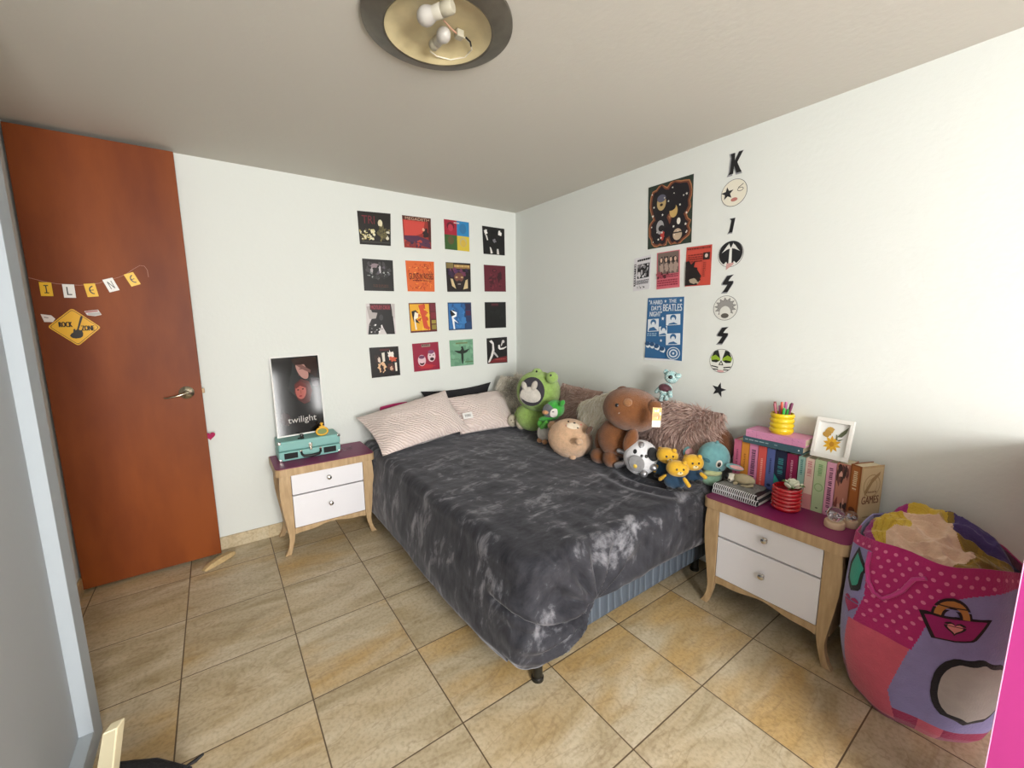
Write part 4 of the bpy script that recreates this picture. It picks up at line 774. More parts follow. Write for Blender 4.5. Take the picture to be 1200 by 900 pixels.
# pale blue plush
g=toy('blue_plush','pale blue round-headed plush with pink-lined ears leaning by the notebooks',834,566,z=.562); X=-.20; pb=plush('6ba0a5',.35); hb=(836,536,X,18,18.5,15,-.3)
blob(g,'head',pb,*hb[:5],15,-.3); blob(g,'body',plush('8fb59a',.35),833,558,X-.0,12,11,9); blob(g,'collar',plush('b9c08e',.3),835,554,X-.03,11,4,6)
e=blob(g,'ear',pb,808.5,529.5,X+.01,8.3,7,3,.2); face(e,'ear_lining',plush('d9a3a3',.3),808,530,X,6.6,5.3,(808.5,529.5,X+.01,8.3,7,3,.2),.2,.3,'pink ear lining')
e=blob(g,'ear',pb,861,547.5,X+.0,11,3.6,2.5,-.25); face(e,'ear_lining',plush('d9a3a3',.3),862,547.5,X,8.4,2.2,(861,547.5,X,11,3.6,2.5,-.25),-.25,.3,'pink ear lining')
face(g,'eye',WHT,835.5,541,X,3.6,4.6,hb,-.2,.3); face(g,'eye',BLK,835,541.5,X,2,2.8,(836,536,X,18.6,19,16.4,-.3),-.2,.6); face(g,'nose',plush('3f6f7c',.3),823.5,537.5,X,4,2.3,hb,-.5,.7); face(g,'mouth',BLK,838,548.5,X,1.8,.7,hb,-.4,.5); face(g,'tuft',pb,838,518.5,X,2,2,hb,0,1.5)
# brown plush behind
g=toy('brown_plush','dark brown plush mostly hidden behind the pale blue plush and the books',852,560,z=.562); X=-.07; bm2=plush('6f4223',.7)
blob(g,'head',bm2,846,523,X,14,21,11); blob(g,'ear',plush('4f2c17'),834.5,513,X-.045,6.2,6.5,3)
# teal gingham teddy
def ging():
    m=D.materials.new('teal_gingham'); m.use_nodes=True; nt=m.node_tree; b=nt.nodes['Principled BSDF']; g=nt.nodes.new('ShaderNodeNewGeometry'); c=nt.nodes.new('ShaderNodeTexChecker'); c.inputs['Scale'].default_value=120; c.inputs['Color1'].default_value=(*lin(srgb('7aa5a6')),1); c.inputs['Color2'].default_value=(*lin(srgb('bccecc')),1); nt.links.new(g.outputs['Position'],c.inputs['Vector']); nt.links.new(c.outputs[0],b.inputs['Base Color']); b.inputs['Roughness'].default_value=.8; return m
gg=ging(); X=-.12; P=at(774,470,x=X); g=thing('gingham_teddy','small teal gingham teddy with maroon vest, perched against the wall above the bear','plush toy',P); hb=(787,442,X,8.2,7.5,6.5,-.3)
blob(g,'head',gg,*hb[:5],6.5,-.3); blob(g,'ear',gg,780.5,436,X,3.2,3.2,2); blob(g,'ear',gg,795,440.5,X,3.6,3.2,2); blob(g,'body',gg,780,457,X,7.5,8.5,6,-.3)
blob(g,'vest',mat('maroon_velvet','4b1f2c',.7,sheen=.4),779.5,455.5,X-.004,7.9,5.8,6.6,-.4); face(g,'nose',BLK,783.5,442,X,2.4,2.2,hb,0,.8); face(g,'eye',BLK,789,439.5,X,.8,.8,hb,0,.8)
for a_,b_ in (((775,453),(768,460)),((785,458),(786,466))): limb(g,'arm',gg,a_,b_,X-.02,2.6,2.3)
for a_,b_ in (((777,462),(774,470)),((782,463),(780,469))): limb(g,'leg',gg,a_,b_,X-.02,3,2.6)
# ================================================================ ITEMS ON THE LEFT NIGHTSTAND
sx0,sx1,sy0,sy1,sz=-2.0,-1.63,-.20,-.02,NZ+.128
tq=mat('turquoise_leatherette','7db0aa',.5,bump=.25,bscale=220)
c=thing('record_player_case','turquoise suitcase record player, closed, on the left nightstand','record player',(-1.815,-.11,NZ))
rbox('base',(sx0,sy0,NZ+.001),(sx1,sy1,NZ+.062),tq,c,.008); rbox('lid',(sx0,sy0,NZ+.064),(sx1,sy1,sz),tq,c,.010)
for x0,x1 in ((sx0+.03,sx0+.108),(sx1-.108,sx1-.03)):
    sp=MB().box((x0,sy0-.003,NZ+.014),(x1,sy0+.003,NZ+.052),mat('speaker_grille','17191a',.7,bump=.5,bscale=300)); sp.build('speaker_grille',c,bevel=.003)
cx=(sx0+sx1)/2
lt=MB().box((cx-.011,sy0-.006,NZ+.068),(cx+.011,sy0+.002,NZ+.100),M_chrome); lt.box((cx-.007,sy0-.010,NZ+.052),(cx+.007,sy0+.002,NZ+.074),M_chrome); lt.build('latch',c,bevel=.003)
hn=[(cx-.058,sy0-.004,NZ+.052),(cx-.056,sy0-.018,NZ+.036),(cx-.045,sy0-.024,NZ+.024),(cx,sy0-.026,NZ+.020),(cx+.045,sy0-.024,NZ+.024),(cx+.056,sy0-.018,NZ+.036),(cx+.058,sy0-.004,NZ+.052)]
h_=MB().tube(hn,[.005,.007,.009,.0095,.009,.007,.005],mat('black_leather','141414',.5),12).build('handle',c)
for x in (cx-.058,cx+.058): MB().box((x-.008,sy0-.007,NZ+.046),(x+.008,sy0+.001,NZ+.06),M_chrome).build('handle_mount',h_,bevel=.002)
for x in (sx0,sx1):
    for z in (NZ+.001,sz):
        s=1 if x==sx0 else -1; t=1 if z<NZ+.05 else -1
        MB().box((min(x-.0015*s,x+.018*s),sy0-.0015,min(z-.0005*t,z+.018*t)),(max(x-.0015*s,x+.018*s),sy0+.018,max(z-.0005*t,z+.018*t)),M_chrome).build('corner_cap',c,bevel=.004)
# film poster leaning on the wall
q=[(-1.985,-.012,1.214),(-1.690,-.012,1.222),(-1.694,-.088,sz+.010),(-1.989,-.088,sz+.002)]
nrm=(Vector(q[1])-Vector(q[0])).cross(Vector(q[3])-Vector(q[0])).normalized(); nrm=-nrm if nrm.y>0 else nrm
a=Art(q,nrm,.006,mat('poster_board_white','dcdcd8',.5)); 
gl=lambda h: mat('gloss_'+h,h,.09,spec=.32)
_pr=pr
pr=lambda h,rough=.38: gl(h)
a.rect('0f0d0f',.025,.018,.975,.982); a.blot('2a1214',.2,.78,.1,.08,2,.2); a.poly('1d2022',[(.45,.05),(.4,.2),(.3,.4),(.42,.5),(.6,.3)])
a.poly('2b1a17',[(.42,.05),(.7,.02),(.93,.04),(.95,.17),(.9,.3),(.78,.24),(.5,.16)])
a.circ('a87c74',.62,.19,.15,.085,rot=.75); a.poly('6f4d48',[(.50,.12),(.57,.10),(.80,.20),(.78,.235),(.6,.17)]); a.poly('2b1a17',[(.45,.09),(.6,.045),(.88,.13),(.86,.19),(.7,.12),(.5,.12)]); a.rect('3a2522',.56,.17,.62,.178); a.poly('7a4a48',[(.53,.245),(.58,.25),(.56,.26)])
a.poly('4a1c1a',[(.44,.36),(.58,.3),(.74,.34),(.79,.46),(.72,.6),(.6,.62),(.48,.56),(.42,.46)]); a.circ('a3544b',.555,.45,.11,.105,rot=-.25); a.poly('5c2320',[(.46,.37),(.56,.33),(.68,.37),(.66,.42),(.55,.385),(.46,.42)]); a.circ('2a1412',.50,.435,.022,.008); a.circ('2a1412',.60,.43,.022,.008); a.circ('7c262a',.54,.515,.032,.01); a.poly('8a463f',[(.545,.44),(.56,.44),(.565,.485),(.54,.485)])
a.poly('3b3338',[(.78,.3),(.95,.32),(.9,.42),(.8,.4)]); a.text('b9b4b0','twilight',.24,.765,.82,.865)
pr=_pr
tag(origin(a.build('film_poster',smooth=False),(-1.84,-.09,sz)),'glossy dark film poster with pale lowercase title, leaning on the wall above the turquoise case','poster')
# yellow trinket and small black object on the case
yo=MB(); P=Vector((-1.735,-.178,sz+.030)); tor=[]
n=28; pts=[P+Vector((.034*math.cos(2*PI*i/n),0,.024*math.sin(2*PI*i/n))) for i in range(n+1)]; yo.tube(pts,.0065,mat('yellow_plastic','dba61e',.4),10)
yo.lathe([(0,-.004),(.030,-.004),(.030,.004),(0,.004)],mat('olive_glass','7c8a55',.25),Matrix.Translation(P)@Matrix.Scale(.72,4,(0,0,1))@Matrix.Rotation(PI/2,4,'X'),24)
yo.box(P+Vector((-.016,-.006,.024)),P+Vector((.016,.006,.036)),mat('yellow_plastic','dba61e',.4)); yo.lathe([(.006,.03),(.006,.045),(.011,.05),(.009,.058),(0,.06)],mat('yellow_plastic','dba61e',.4),Matrix.Translation(P),14)
tag(origin(yo.build('yellow_trinket'),P-Vector((0,0,.0305))),'small oval yellow trinket with olive centre in front of the film poster','trinket')
bo=MB(); P=Vector((-1.858,-.178,sz)); bo.lathe([(0,0),(.012,0),(.014,.006),(.010,.012),(.012,.022),(.009,.03),(0,.033)],BLK,Matrix.Translation(P),18); bo.ell(P+Vector((-.018,0,.005)),(.008,.006,.005),BLK)
tag(origin(bo.build('black_knick_knack'),P),'tiny black figurine on the turquoise case at the foot of the film poster','figurine')
# glasses at the right rim of the top
go=MB(); P=Vector((-1.585,-.19,NZ+.012)); wm_=mat('thin_wire','8c7a86',.3,.8)
for s in (-1,1): go.tube([P+Vector((s*.016+.012*math.cos(2*PI*i/16),.004*math.sin(i),.010*math.sin(2*PI*i/16))) for i in range(17)],.0012,wm_,6)
go.tube([P+Vector((-.004,0,.002)),P+Vector((.004,0,.002))],.0012,wm_,6)
for s in (-1,1): go.tube([P+Vector((s*.028,0,.002)),P+Vector((s*.03,.05,0)),P+Vector((s*.028,.07,-.01))],.0012,wm_,6)
tag(origin(go.build('wire_glasses'),P-Vector((0,0,.0115))),'thin wire earrings or glasses lying beside the turquoise case','glasses')
# ================================================================ BOOKS ON THE RIGHT NIGHTSTAND
PG=mat('page_edges','cdbfa2',.8,bump=.4,bscale=300,stretch=(60,1,1)) 
def book(y0,y1,h,depth,cov,label,deco=None,x0=None,yaw=0,z0=NZ,name='book',grp='books standing in the row on the right nightstand',spine2=None):
    xs=x0 if x0 is not None else -.105
    x1=min(xs+depth,-.006); W=y0-y1
    t=thing(name,label,'book',(xs,(y0+y1)/2,z0),yaw,grp); LOCAL[0]=True
    cm=mat('cover_'+cov,cov,.45); D_=x1-xs
    mb=MB(); mb.box((0,-W/2,0),(.004,W/2,h),cm); mb.box((.0,-W/2,0),(D_,-W/2+.0022,h),cm); mb.box((0,W/2-.0022,0),(D_,W/2,h),cm); mb.build('cover',t,bevel=.0008)
    rbox('pages',(.0045,-W/2+.0023,.003),(D_-.004,W/2-.0023,h-.004),PG,t,0)
    if deco:
        a=Art([(0,W/2,h),(0,-W/2,h),(0,-W/2,0),(0,W/2,0)],(-1,0,0),.0003,cm); deco(a); a.build('spine_print',t,smooth=False)
    LOCAL[0]=False; return t
def vt(h,v0,v1,u0=.3,u1=.7,s=1,k=None):
    """vertical spine lettering too small to read: broken strokes"""
    def f(a):
        rn=random.Random(s*7+1); v=v0
        while v<v1:
            l=.018+.02*rn.random(); a.rect(h,u0+.04*rn.random(),v,u1-.04*rn.random(),min(v1,v+l*.62)); v+=l*1.05+(.02 if rn.random()<.15 else 0)
    return f
def comb(*fs):
    def f(a):
        for g in fs: g(a)
    return f
BK=[ # y0,y1,height,colour,label,deco
(-2.066,-2.103,.255,'d4708f','pink book at the far left end of the standing row',vt('8e3a5c',.2,.7,.35,.6,1)),
(-2.105,-2.142,.252,'e2933b','orange book second in the standing row',vt('a35a1c',.25,.6,.35,.6,2)),
(-2.144,-2.184,.25,'dc8bb2','light pink book with bold dark spine lettering, beside the orange one',vt('4a1f45',.12,.8,.25,.75,3)),
(-2.186,-2.224,.248,'dc5a55','coral red book in the standing row',vt('f0b0a0',.25,.8,.35,.62,4)),
(-2.226,-2.262,.246,'5b6aa6','slate blue book in the standing row',comb(vt('2c3566',.2,.55,.35,.6,5),lambda a:a.circ('1f2a5a',.5,.75,.25,.03))),
(-2.264,-2.312,.246,'1d2440','dark navy book with a teal shape on its spine',comb(vt('3f8f96',.15,.5,.25,.75,6),lambda a:a.poly('2f9a94',[(0,.48),(.5,.62),(.95,.75),(.9,.92),(.5,.86),(0,.68)]))),
(-2.314,-2.358,.242,'8b1b4a','magenta book under the right end of the lying books',comb(vt('d79ab0',.12,.55,.38,.6,7),lambda a:a.spots(['e0c0c8'],5,.6,.6,.9,.75,.05,2))),
(-2.362,-2.389,.24,'9cc0b4','pale teal slim book just right of the lying books',vt('3f7a78',.05,.35,.3,.7,8)),
(-2.391,-2.425,.24,'e0c6b8','cream and pink book with pink lettering',comb(lambda a:a.rect('cf8d8d',0,.7,1,1),vt('c06a74',.05,.35,.25,.75,9))),
(-2.427,-2.470,.243,'b4c79c','pale green book under the picture frame',comb(vt('6f9a66',.08,.3,.3,.7,10),lambda a:a.circ('8fae7c',.5,.52,.4,.08),lambda a:a.circ('b4c79c',.5,.52,.3,.06),lambda a:a.circ('3f4a33',.5,.92,.12,.012))),
(-2.472,-2.506,.243,'dc9fb8','pink book with dark plum lettering right of the pale green one',comb(vt('5c2348',.1,.85,.3,.72,11),lambda a:a.circ('3a2a3a',.5,.93,.16,.014))),
(-2.508,-2.556,.25,'b87a66','dusty rose book with dark flower print on its spine',lambda a:(a.spots(['3a2222','6b3a36','d9a898'],16,.05,.05,.95,.3,.1,4),a.spots(['3a2222','7c4038','d9a898'],20,.05,.72,.95,.98,.1,9))),
]
for i,(y0,y1,h,cv,lb,dc) in enumerate(BK): book(y0,y1,h,.1,cv,lb,dc)
# last, thicker book with its front cover showing
t=book(-2.557,-2.602,.262,.118,'8a4f24','brown book with tan front cover lettered GAMES, at the right end of the row',lambda a:(a.rect('a8652f',.15,.02,.85,.98),vt('e0cfa8',.1,.42,.3,.7,13)(a),a.circ('5c3418',.5,.75,.3,.05)),x0=-.126,yaw=-.40)
LOCAL[0]=True; w2=-.0225-.0002; d2=.1175
a=Art([(0,w2,.262),(d2,w2,.262),(d2,w2,0),(0,w2,0)],(0,-1,0),.0004,mat('cover_tan','c2a67c',.5,var=.15,vscale=40))
a.rect('cbb48c',.05,.03,.97,.97)
for r_,hh in ((.38,'a5875c'),(.35,'cbb48c'),(.24,'a88a60'),(.22,'cbb48c')): a.circ(hh,.52,.33,r_,r_*.5)
a.poly('9c7c52',[(.2,.42),(.5,.2),(.84,.1),(.82,.16),(.54,.28),(.24,.5)])
for d in (0,.012): a.text('6e3a22','GAMES',.12+d,.50,.88+d,.63)
a.lines('8c6a48',.3,.42,.75,.47,1); a.lines('9c7c58',.25,.84,.75,.88,1)
a.build('front_cover',t,smooth=False); LOCAL[0]=False
# books lying flat on top
def flatbook(y0,y1,x0,x1,z0,h,cov,label,deco=None):
    t=thing('book',label,'book',((x0+x1)/2,(y0+y1)/2,z0),0,'books lying on the standing row'); cm=mat('cover_'+cov,cov,.45)
    mb=MB(); mb.box((x0,y1,z0),(x0+.004,y0,z0+h),cm); mb.box((x0,y1,z0),(x1,y0,z0+.0025),cm); mb.box((x0,y1,z0+h-.0025),(x1,y0,z0+h),cm); mb.build('cover',t,bevel=.0008)
    rbox('pages',(x0+.0045,y1+.004,z0+.0027),(x1-.003,y0-.003,z0+h-.0027),PG,t,0)
    if deco:
        a=Art([(x0,y0,z0+h),(x0,y1,z0+h),(x0,y1,z0),(x0,y0,z0)],(-1,0,0),.0003,cm); deco(a); a.build('spine_print',t,smooth=False)
    return t
ZB=NZ+.2555
flatbook(-2.118,-2.382,-.128,-.006,ZB+.0005,.031,'3c5a66','dark teal book lying on the standing row',lambda a:(a.lines('a9bcc0',.04,.35,.45,.6,1,3),a.lines('a9bcc0',.55,.38,.62,.55,1,3),a.circ('e0e4e4',.94,.5,.012,.12)))
flatbook(-2.128,-2.388,-.124,-.006,ZB+.032,.036,'d58fb4','pink speckled book, topmost of the lying books under the yellow cup',lambda a:(a.spots(['6b2a55','8a3a3a','4a3a7a','e8c0d4'],40,.03,.15,.97,.9,.014,6),a.rect('b76a94',.2,.02,.205,.98),a.rect('b76a94',.8,.02,.805,.98)))
ZT=ZB+.032+.036
# ribbed cups
def ribbed(P,r,h,k,mt,inner):
    pr_=[(0,.0),(r*.86,.0)]; 
    for i in range(k):
        for j in range(7): a=PI*j/6; pr_.append((r*.9+r*.1*math.sin(a),.004+h*(i+j/6*.98)/k*.97))
    pr_+=[(r*.88,h),(r*.82,h*.99),(r*.8,.015),(0,.012)]
    return MB().lathe(pr_,mt,Matrix.Translation(P),48)
yc=Vector((-.063,-2.262,ZT)); ycm=mat('yellow_glaze','e0c012',.2,coat=.6)
t=thing('pen_cup','yellow ribbed ceramic cup standing on the lying books','cup',yc); ribbed(yc,.052,.098,4,ycm,None).build('cup',t)
PENS=[(-.034,.05,.0,'7c3a3a','brick red marker'),(-.022,.03,.02,'c97fb0','lilac marker'),(-.006,.052,.0,'d95a3c','orange felt pen'),(.0,.036,.022,'e08a2c','amber pencil'),(.010,.056,-.002,'b05a8c','mauve pen'),(.014,.03,-.026,'3fae4c','green highlighter'),(.024,.048,.012,'8c4a2c','brown pencil'),(.034,.055,-.006,'7a3f5c','plum pen'),(-.026,.045,-.02,'a85c66','rose pen'),(.026,.026,-.022,'2f8a3c','dark green marker')]
for i,(dy,dz,dx,hc,nm) in enumerate(PENS):
    base=yc+Vector((dx*.5,-dy*.4,.014)); tip=yc+Vector((dx*1.2,-dy*1.15,.098+dz)); n=6
    t=thing('pen','%s standing in the yellow cup'%nm,'pen',base,0,'pens in the yellow cup')
    pm=mat('pen_'+hc,hc,.35); d=tip-base; body=[base,base+d*.05,base+d*.72]; MB().tube(body,[.003,.0050,.0052],pm,10).build('barrel',t)
    MB().tube([base+d*.725,base+d*.97,tip],[.006,.006,.005],mat('pen_cap_'+hc,hc,.3),10).build('cap',t)
# picture frame
q=[Vector((-.052,-2.405,ZB+.185-.01)),Vector((-.052,-2.541,ZB+.185-.01)),Vector((-.098,-2.541,NZ+.2505)),Vector((-.098,-2.405,NZ+.2505))]
q=[Vector((-.030,-2.400,NZ+.2505+.172)),Vector((-.030,-2.538,NZ+.2505+.172)),Vector((-.082,-2.538,NZ+.2505)),Vector((-.082,-2.400,NZ+.2505))]
ux=(q[1]-q[0]); uy=(q[3]-q[0]); nn=ux.cross(uy).normalized(); nn=-nn if nn.x>0 else nn
t=thing('picture_frame','white square frame with a pressed yellow flower leaning on the books','picture frame',(q[2]+q[3])/2)
ff=lambda u,v,w: q[0]+ux*u+uy*v+nn*w
mw=mat('white_lacquer','e4e2dc',.3); mb=MB(); bw=.1
for (u0,v0,u1,v1) in ((0,0,1,bw),(0,1-bw,1,1),(0,bw,bw,1-bw),(1-bw,bw,1,1-bw)): mb.prism([(u0,v0),(u1,v0),(u1,v1),(u0,v1)],ff,.022,mw)
mb.build('frame',t,bevel=.002)
a=Art([ff(.1,.1,.004),ff(.9,.1,.004),ff(.9,.9,.004),ff(.1,.9,.004)],nn,.001,mat('card_white','e6e6e2',.6))
for k in range(10):
    an=2*PI*k/10+.2; a.poly('d6a024' if k%2 else 'e0b030',[(.5+.05*math.cos(an+1.4),.66+.05*math.sin(an+1.4)),(.5+.2*math.cos(an+.25),.66+.18*math.sin(an+.25)),(.5+.31*math.cos(an),.66+.27*math.sin(an)),(.5+.2*math.cos(an-.25),.66+.18*math.sin(an-.25)),(.5+.05*math.cos(an-1.4),.66+.05*math.sin(an-1.4))])
a.circ('b8801c',.5,.66,.08); a.blot('c09a4a',.36,.24,.14,.12,3,.2); a.blot('b58d40',.28,.36,.13,.1,5,.2); a.poly('5c6248',[(.62,.42),(.72,.28),(.95,.06),(.9,.26),(.78,.4)]); a.poly('6b7058',[(.6,.5),(.58,.34),(.63,.36),(.66,.5),(.86,.44),(.72,.54)])
a.build('pressed_flower_card',t,smooth=False)
# spiral notebooks
def notebook(z0,y0,y1,x0,x1,h,label,cv):
    t=thing('spiral_notebook',label,'notebook',((x0+x1)/2,(y0+y1)/2,z0),0,'spiral notebooks in a stack')
    rbox('pages',(x0+.012,y1,z0+.0016),(x1,y0,z0+h-.0016),mat('paper_block','dcdad6',.8,bump=.5,bscale=200,stretch=(1,1,30)),t,0)
    MB().box((x0+.004,y1-.001,z0),(x1+.001,y0+.001,z0+.0014),mat('cover_'+cv,cv,.5)).box((x0+.004,y1-.001,z0+h-.0014),(x1+.001,y0+.001,z0+h),mat('cover_'+cv,cv,.5)).build('cover',t)
    MB().box((x0+.0095,y1+.002,z0+.001),(x0+.0118,y0-.002,z0+h-.001),mat('gap_shade_black','0c0c0d',.8)).build('ring_gap_shade',t)  # black plate added behind the rings: shade of the gaps put into colour
    mb=MB(); n=22; W=mat('white_wire_binding','e6e6e8',.3)
    for i in range(n):
        yy=y1+.008+(y0-y1-.016)*i/(n-1); r=h*.82
        mb.tube([Vector((x0+.008+r*math.cos(a_),yy,z0+h/2+r*math.sin(a_))) for a_ in [2*PI*k/14 for k in range(15)]],.0019,W,6)
    mb.build('wire_binding',t); return t
notebook(NZ+.0045,-2.05,-2.272,-.272,-.115,.016,'lower spiral notebook with white pages and dark cover on the purple top','3a383c')
notebook(NZ+.0255,-2.052,-2.262,-.268,-.118,.018,'upper spiral notebook with black cover under the grey cloth','242226')
# knitted cloth
mb=MB(); z0=NZ+.0465; n=26; vs=[];fs=[]
for j in range(n+1):
    for i in range(n+1):
        u,v=i/n*2-1,j/n*2-1; r=(abs(u)**4+abs(v)**4)**.25 or 1; k=max(abs(u),abs(v))/r if r else 1
        e=max(abs(u),abs(v)); x=-.186+u*.076*(.94+.05*math.sin(5*v)); y=-2.152+v*.095*(.96+.04*math.sin(4*u)); z=z0+.013*(1-e**6)+.0035*noise.noise(Vector((u*3,v*3,1)))*(1-e**6); vs.append((x,y,z))
for j in range(n):
    for i in range(n): a_=j*(n+1)+i; fs.append((a_,a_+1,a_+n+2,a_+n+1))
N=len(vs); vs+=[(x,y,z0) for x,y,z in vs]; fs+=[tuple(i+N for i in reversed(f)) for f in fs]
E=[i for i in range(n+1)]+[j*(n+1)+n for j in range(1,n+1)]+[n*(n+1)+i for i in range(n-1,-1,-1)]+[j*(n+1) for j in range(n-1,0,-1)]
fs+=[(E[k],E[(k+1)%len(E)],E[(k+1)%len(E)]+N,E[k]+N) for k in range(len(E))]
mb.add(vs,fs,mat('grey_knit','8a8884',.95,bump=1,bscale=160,var=.25,vscale=60)); tag(origin(mb.build('knit_cloth'),(-.186,-2.152,z0)),'folded grey knitted cloth on the notebooks under the sleeping puppy','cloth')
# sleeping puppy figurine
zz=z0+.0115; t=thing('puppy_figurine','cream sleeping puppy figurine curled on the grey knitted cloth','figurine',(-.19,-2.15,zz)); pc=mat('puppy_cream','b5a889',.7,bump=.3,bscale=150,var=.15,vscale=40)
MB().ell((-.188,-2.165,zz+.026),(.032,.05,.026),pc,Matrix.Rotation(.2,3,'Z')).build('body',t); h_=MB().ell((-.196,-2.108,zz+.022),(.024,.026,.021),mat('puppy_white','d8d2c4',.7)).build('head',t)
MB().ell((-.211,-2.094,zz+.026),(.012,.012,.014),mat('puppy_black','1a1718',.6)).build('ear',t)['label']='black ear'; MB().ell((-.186,-2.122,zz+.036),(.012,.014,.007),pc).build('ear',t)
MB().ell((-.215,-2.112,zz+.014),(.012,.012,.010),mat('puppy_white','d8d2c4',.7)).build('muzzle',t); MB().ell((-.226,-2.112,zz+.017),(.004,.005,.004),BLK).build('nose',t)
MB().ell((-.218,-2.14,zz+.008),(.018,.010,.008),pc).build('paw',t); MB().tube([(-.20,-2.212,zz+.012),(-.222,-2.2,zz+.008),(-.228,-2.17,zz+.007)],[.008,.006,.003],pc,10).build('tail',t)
# red pot with flower
rp=Vector((-.178,-2.352,NZ)); t=thing('red_ribbed_pot','glossy red ribbed pot with a white rose in front of the books','flower pot',rp); ribbed(rp,.060,.108,6,mat('red_glaze','b3121e',.15,coat=.8),None).build('pot',t)
MB().lathe([(0,.085),(.047,.085),(.047,.09),(0,.092)],mat('red_tissue','8e1220',.6,bump=.6,bscale=60),Matrix.Translation(rp)).build('filling',t)
P=rp+Vector((-.008,-.022,.128)); fl=MB(); pm=mat('rose_petal','dfe3cf',.6)
for k in range(11):
    an=k*2.4; rr=.006+.0022*k; fl.ell(P+Vector((rr*math.cos(an),rr*math.sin(an),.006-.0012*k)),(.016,.006,.018),pm,Matrix.Rotation(an+PI/2,3,'Z')@Matrix.Rotation(.25+.05*k,3,'X'),16,10)
fl.build('rose',t)
lf=MB(); gmm=mat('leaf_green','5f8a3a',.5,var=.25,vscale=60)
def leaf(mb,base,tip,w,mt,curl=.01):
    base,tip=Vector(base),Vector(tip); d=tip-base; s=d.cross(Vector((0,0,1))).normalized(); vs=[];fs=[]; n=8
    for i in range(n+1):
        u=i/n; c=base+d*u+Vector((0,0,curl*math.sin(PI*u))); ww=w*math.sin(PI*u**.8)**.8+.0006
        vs+=[c-s*ww+Vector((0,0,.003)),c,c+s*ww+Vector((0,0,.003)),c+Vector((0,0,-.0012))]
    for i in range(n):
        for k in range(4): fs.append((i*4+k,i*4+(k+1)%4,i*4+4+(k+1)%4,i*4+4+k))
    fs+=[(0,1,2,3),(n*4,n*4+3,n*4+2,n*4+1)]; mb.add(vs,fs,mt)
for a_,b_,w_ in ((P+Vector((-.005,0,-.02)),P+Vector((-.03,.03,.015)),.014),(P+Vector((0,0,-.02)),P+Vector((.0,-.05,.0)),.013),(P+Vector((0,0,-.03)),P+Vector((-.04,-.02,-.008)),.012),(P+Vector((.0,.01,-.02)),P+Vector((.0,.045,.0)),.012)): leaf(lf,a_,b_,w_,gmm)
lf.tube([rp+Vector((0,0,.08)),P+Vector((0,0,-.01))],.003,gmm,8); lf.build('leaves',t)
# glass globes
glass=mat('clear_glass','ffffff',.02,trans=1)
def globe(P,r,label,stand=True):
    t=thing('glass_globe',label,'glass globe',P,0); b0=0
    if stand: MB().lathe([(0,0),(r*1.12,0),(r*1.16,.004),(r*1.16,.022),(r*1.05,.028),(0,.028)],mat('pale_wood_base','d1b394',.5),Matrix.Translation(P)).build('wooden_base',t); b0=.026
    c=P+Vector((0,0,b0+r*.93))
    MB().ell(c,(r,r,r),glass,n=32,k=20).build('glass_ball',t)
    mb=MB(); sp=mat('silver_flakes','cfcbd4',.25,.6); rn=random.Random(3)
    for k in range(9): 
        an=k*2.4; mb.ell(c+Vector((r*.35*math.cos(an),r*.35*math.sin(an),-r*.3+r*.12*(k%4))),(r*.22,r*.05,r*.2),sp,Matrix.Rotation(an,3,'Z')@Matrix.Rotation(.5*k,3,'X'),10,6)
    mb.build('silver_ornament',t)
globe(Vector((-.205,-2.548,NZ+.0002)),.031,'clear glass globe on a round pale wood base at the corner of the nightstand')
globe(Vector((-.150,-2.588,NZ+.0002)),.022,'smaller clear glass ball behind the globe on wood base',True)
# ================================================================ STORAGE BAG WITH FLEECE
bag_c=Vector((-.22,-2.84,0)); fc=lambda h,b=.35: mat('fleece_'+h,h,.95,bump=b,bscale=160,sheen=.3,var=.08,vscale=30)
BR=.2; ZR=.64
def bagpt(th,z,off=0):
    t=z/ZR; r=.185*(1-t)**2+2*t*(1-t)*.30+.205*t*t
    r+=.006*math.sin(5*th+3*t)+.004*math.sin(9*th-4*t)
    if t<.05: r*=.94+t*1.2
    zz=z+t*(.012*math.sin(th*2+1)+.006*math.sin(5*th))
    n=Vector((math.cos(th),math.sin(th),0)); p=Vector((bag_c.x+r*n.x,bag_c.y+r*n.y,zz))+n*off
    p.x=min(p.x,-.010); p.y=min(p.y,-2.652)
    return p
bag=thing('storage_bag','tall round pink and lilac patchwork storage bag beside the nightstand','storage bag',bag_c)
NT=480; NZZ=190
pink='b3206a'; coral='cf5a70'; lilac='8d86b8'
def lerpx(z,P):
    for (x0,z0),(x1,z1) in zip(P,P[1:]):
        if z0<=z<=z1: return x0+(x1-x0)*(z-z0)/(z1-z0)
    return P[0][0] if z<P[0][1] else P[-1][0]
def patch(th,t):
    a=math.degrees(th)%360; z=t*ZR
    if z>.60 and a>104: return pink
    if z>.335 and lerpx(z,[(147,.335),(152,.44),(147,.60)])<a<lerpx(z,[(185,.335),(189,.405),(195,.53),(211,.555),(262,.60)]): return pink
    if z<=.335 and lerpx(z,[(132,0),(136,.15),(143,.335)])<a<lerpx(z,[(180,0),(174,.139),(184,.335)]): return coral if z>.02 else '8a1848'
    if z<.07 and a>174: return '9c1c50' if (a<196 or a>212) else coral
    if z<.03: return '8a1848'
    if a<=140 and z<.12: return '8a1848'
    return lilac
mb=MB(); vs=[bagpt(2*PI*i/NT,ZR*j/NZZ) for j in range(NZZ+1) for i in range(NT)]
off=len(mb.v); mb.v+=[tuple(v) for v in vs]
for j in range(NZZ):
    for i in range(NT):
        mb.f.append([j*NT+i,j*NT+(i+1)%NT,(j+1)*NT+(i+1)%NT,(j+1)*NT+i]); mb.mi.append(mb.m(fc(patch(2*PI*(i+.5)/NT,(j+.5)/NZZ))))
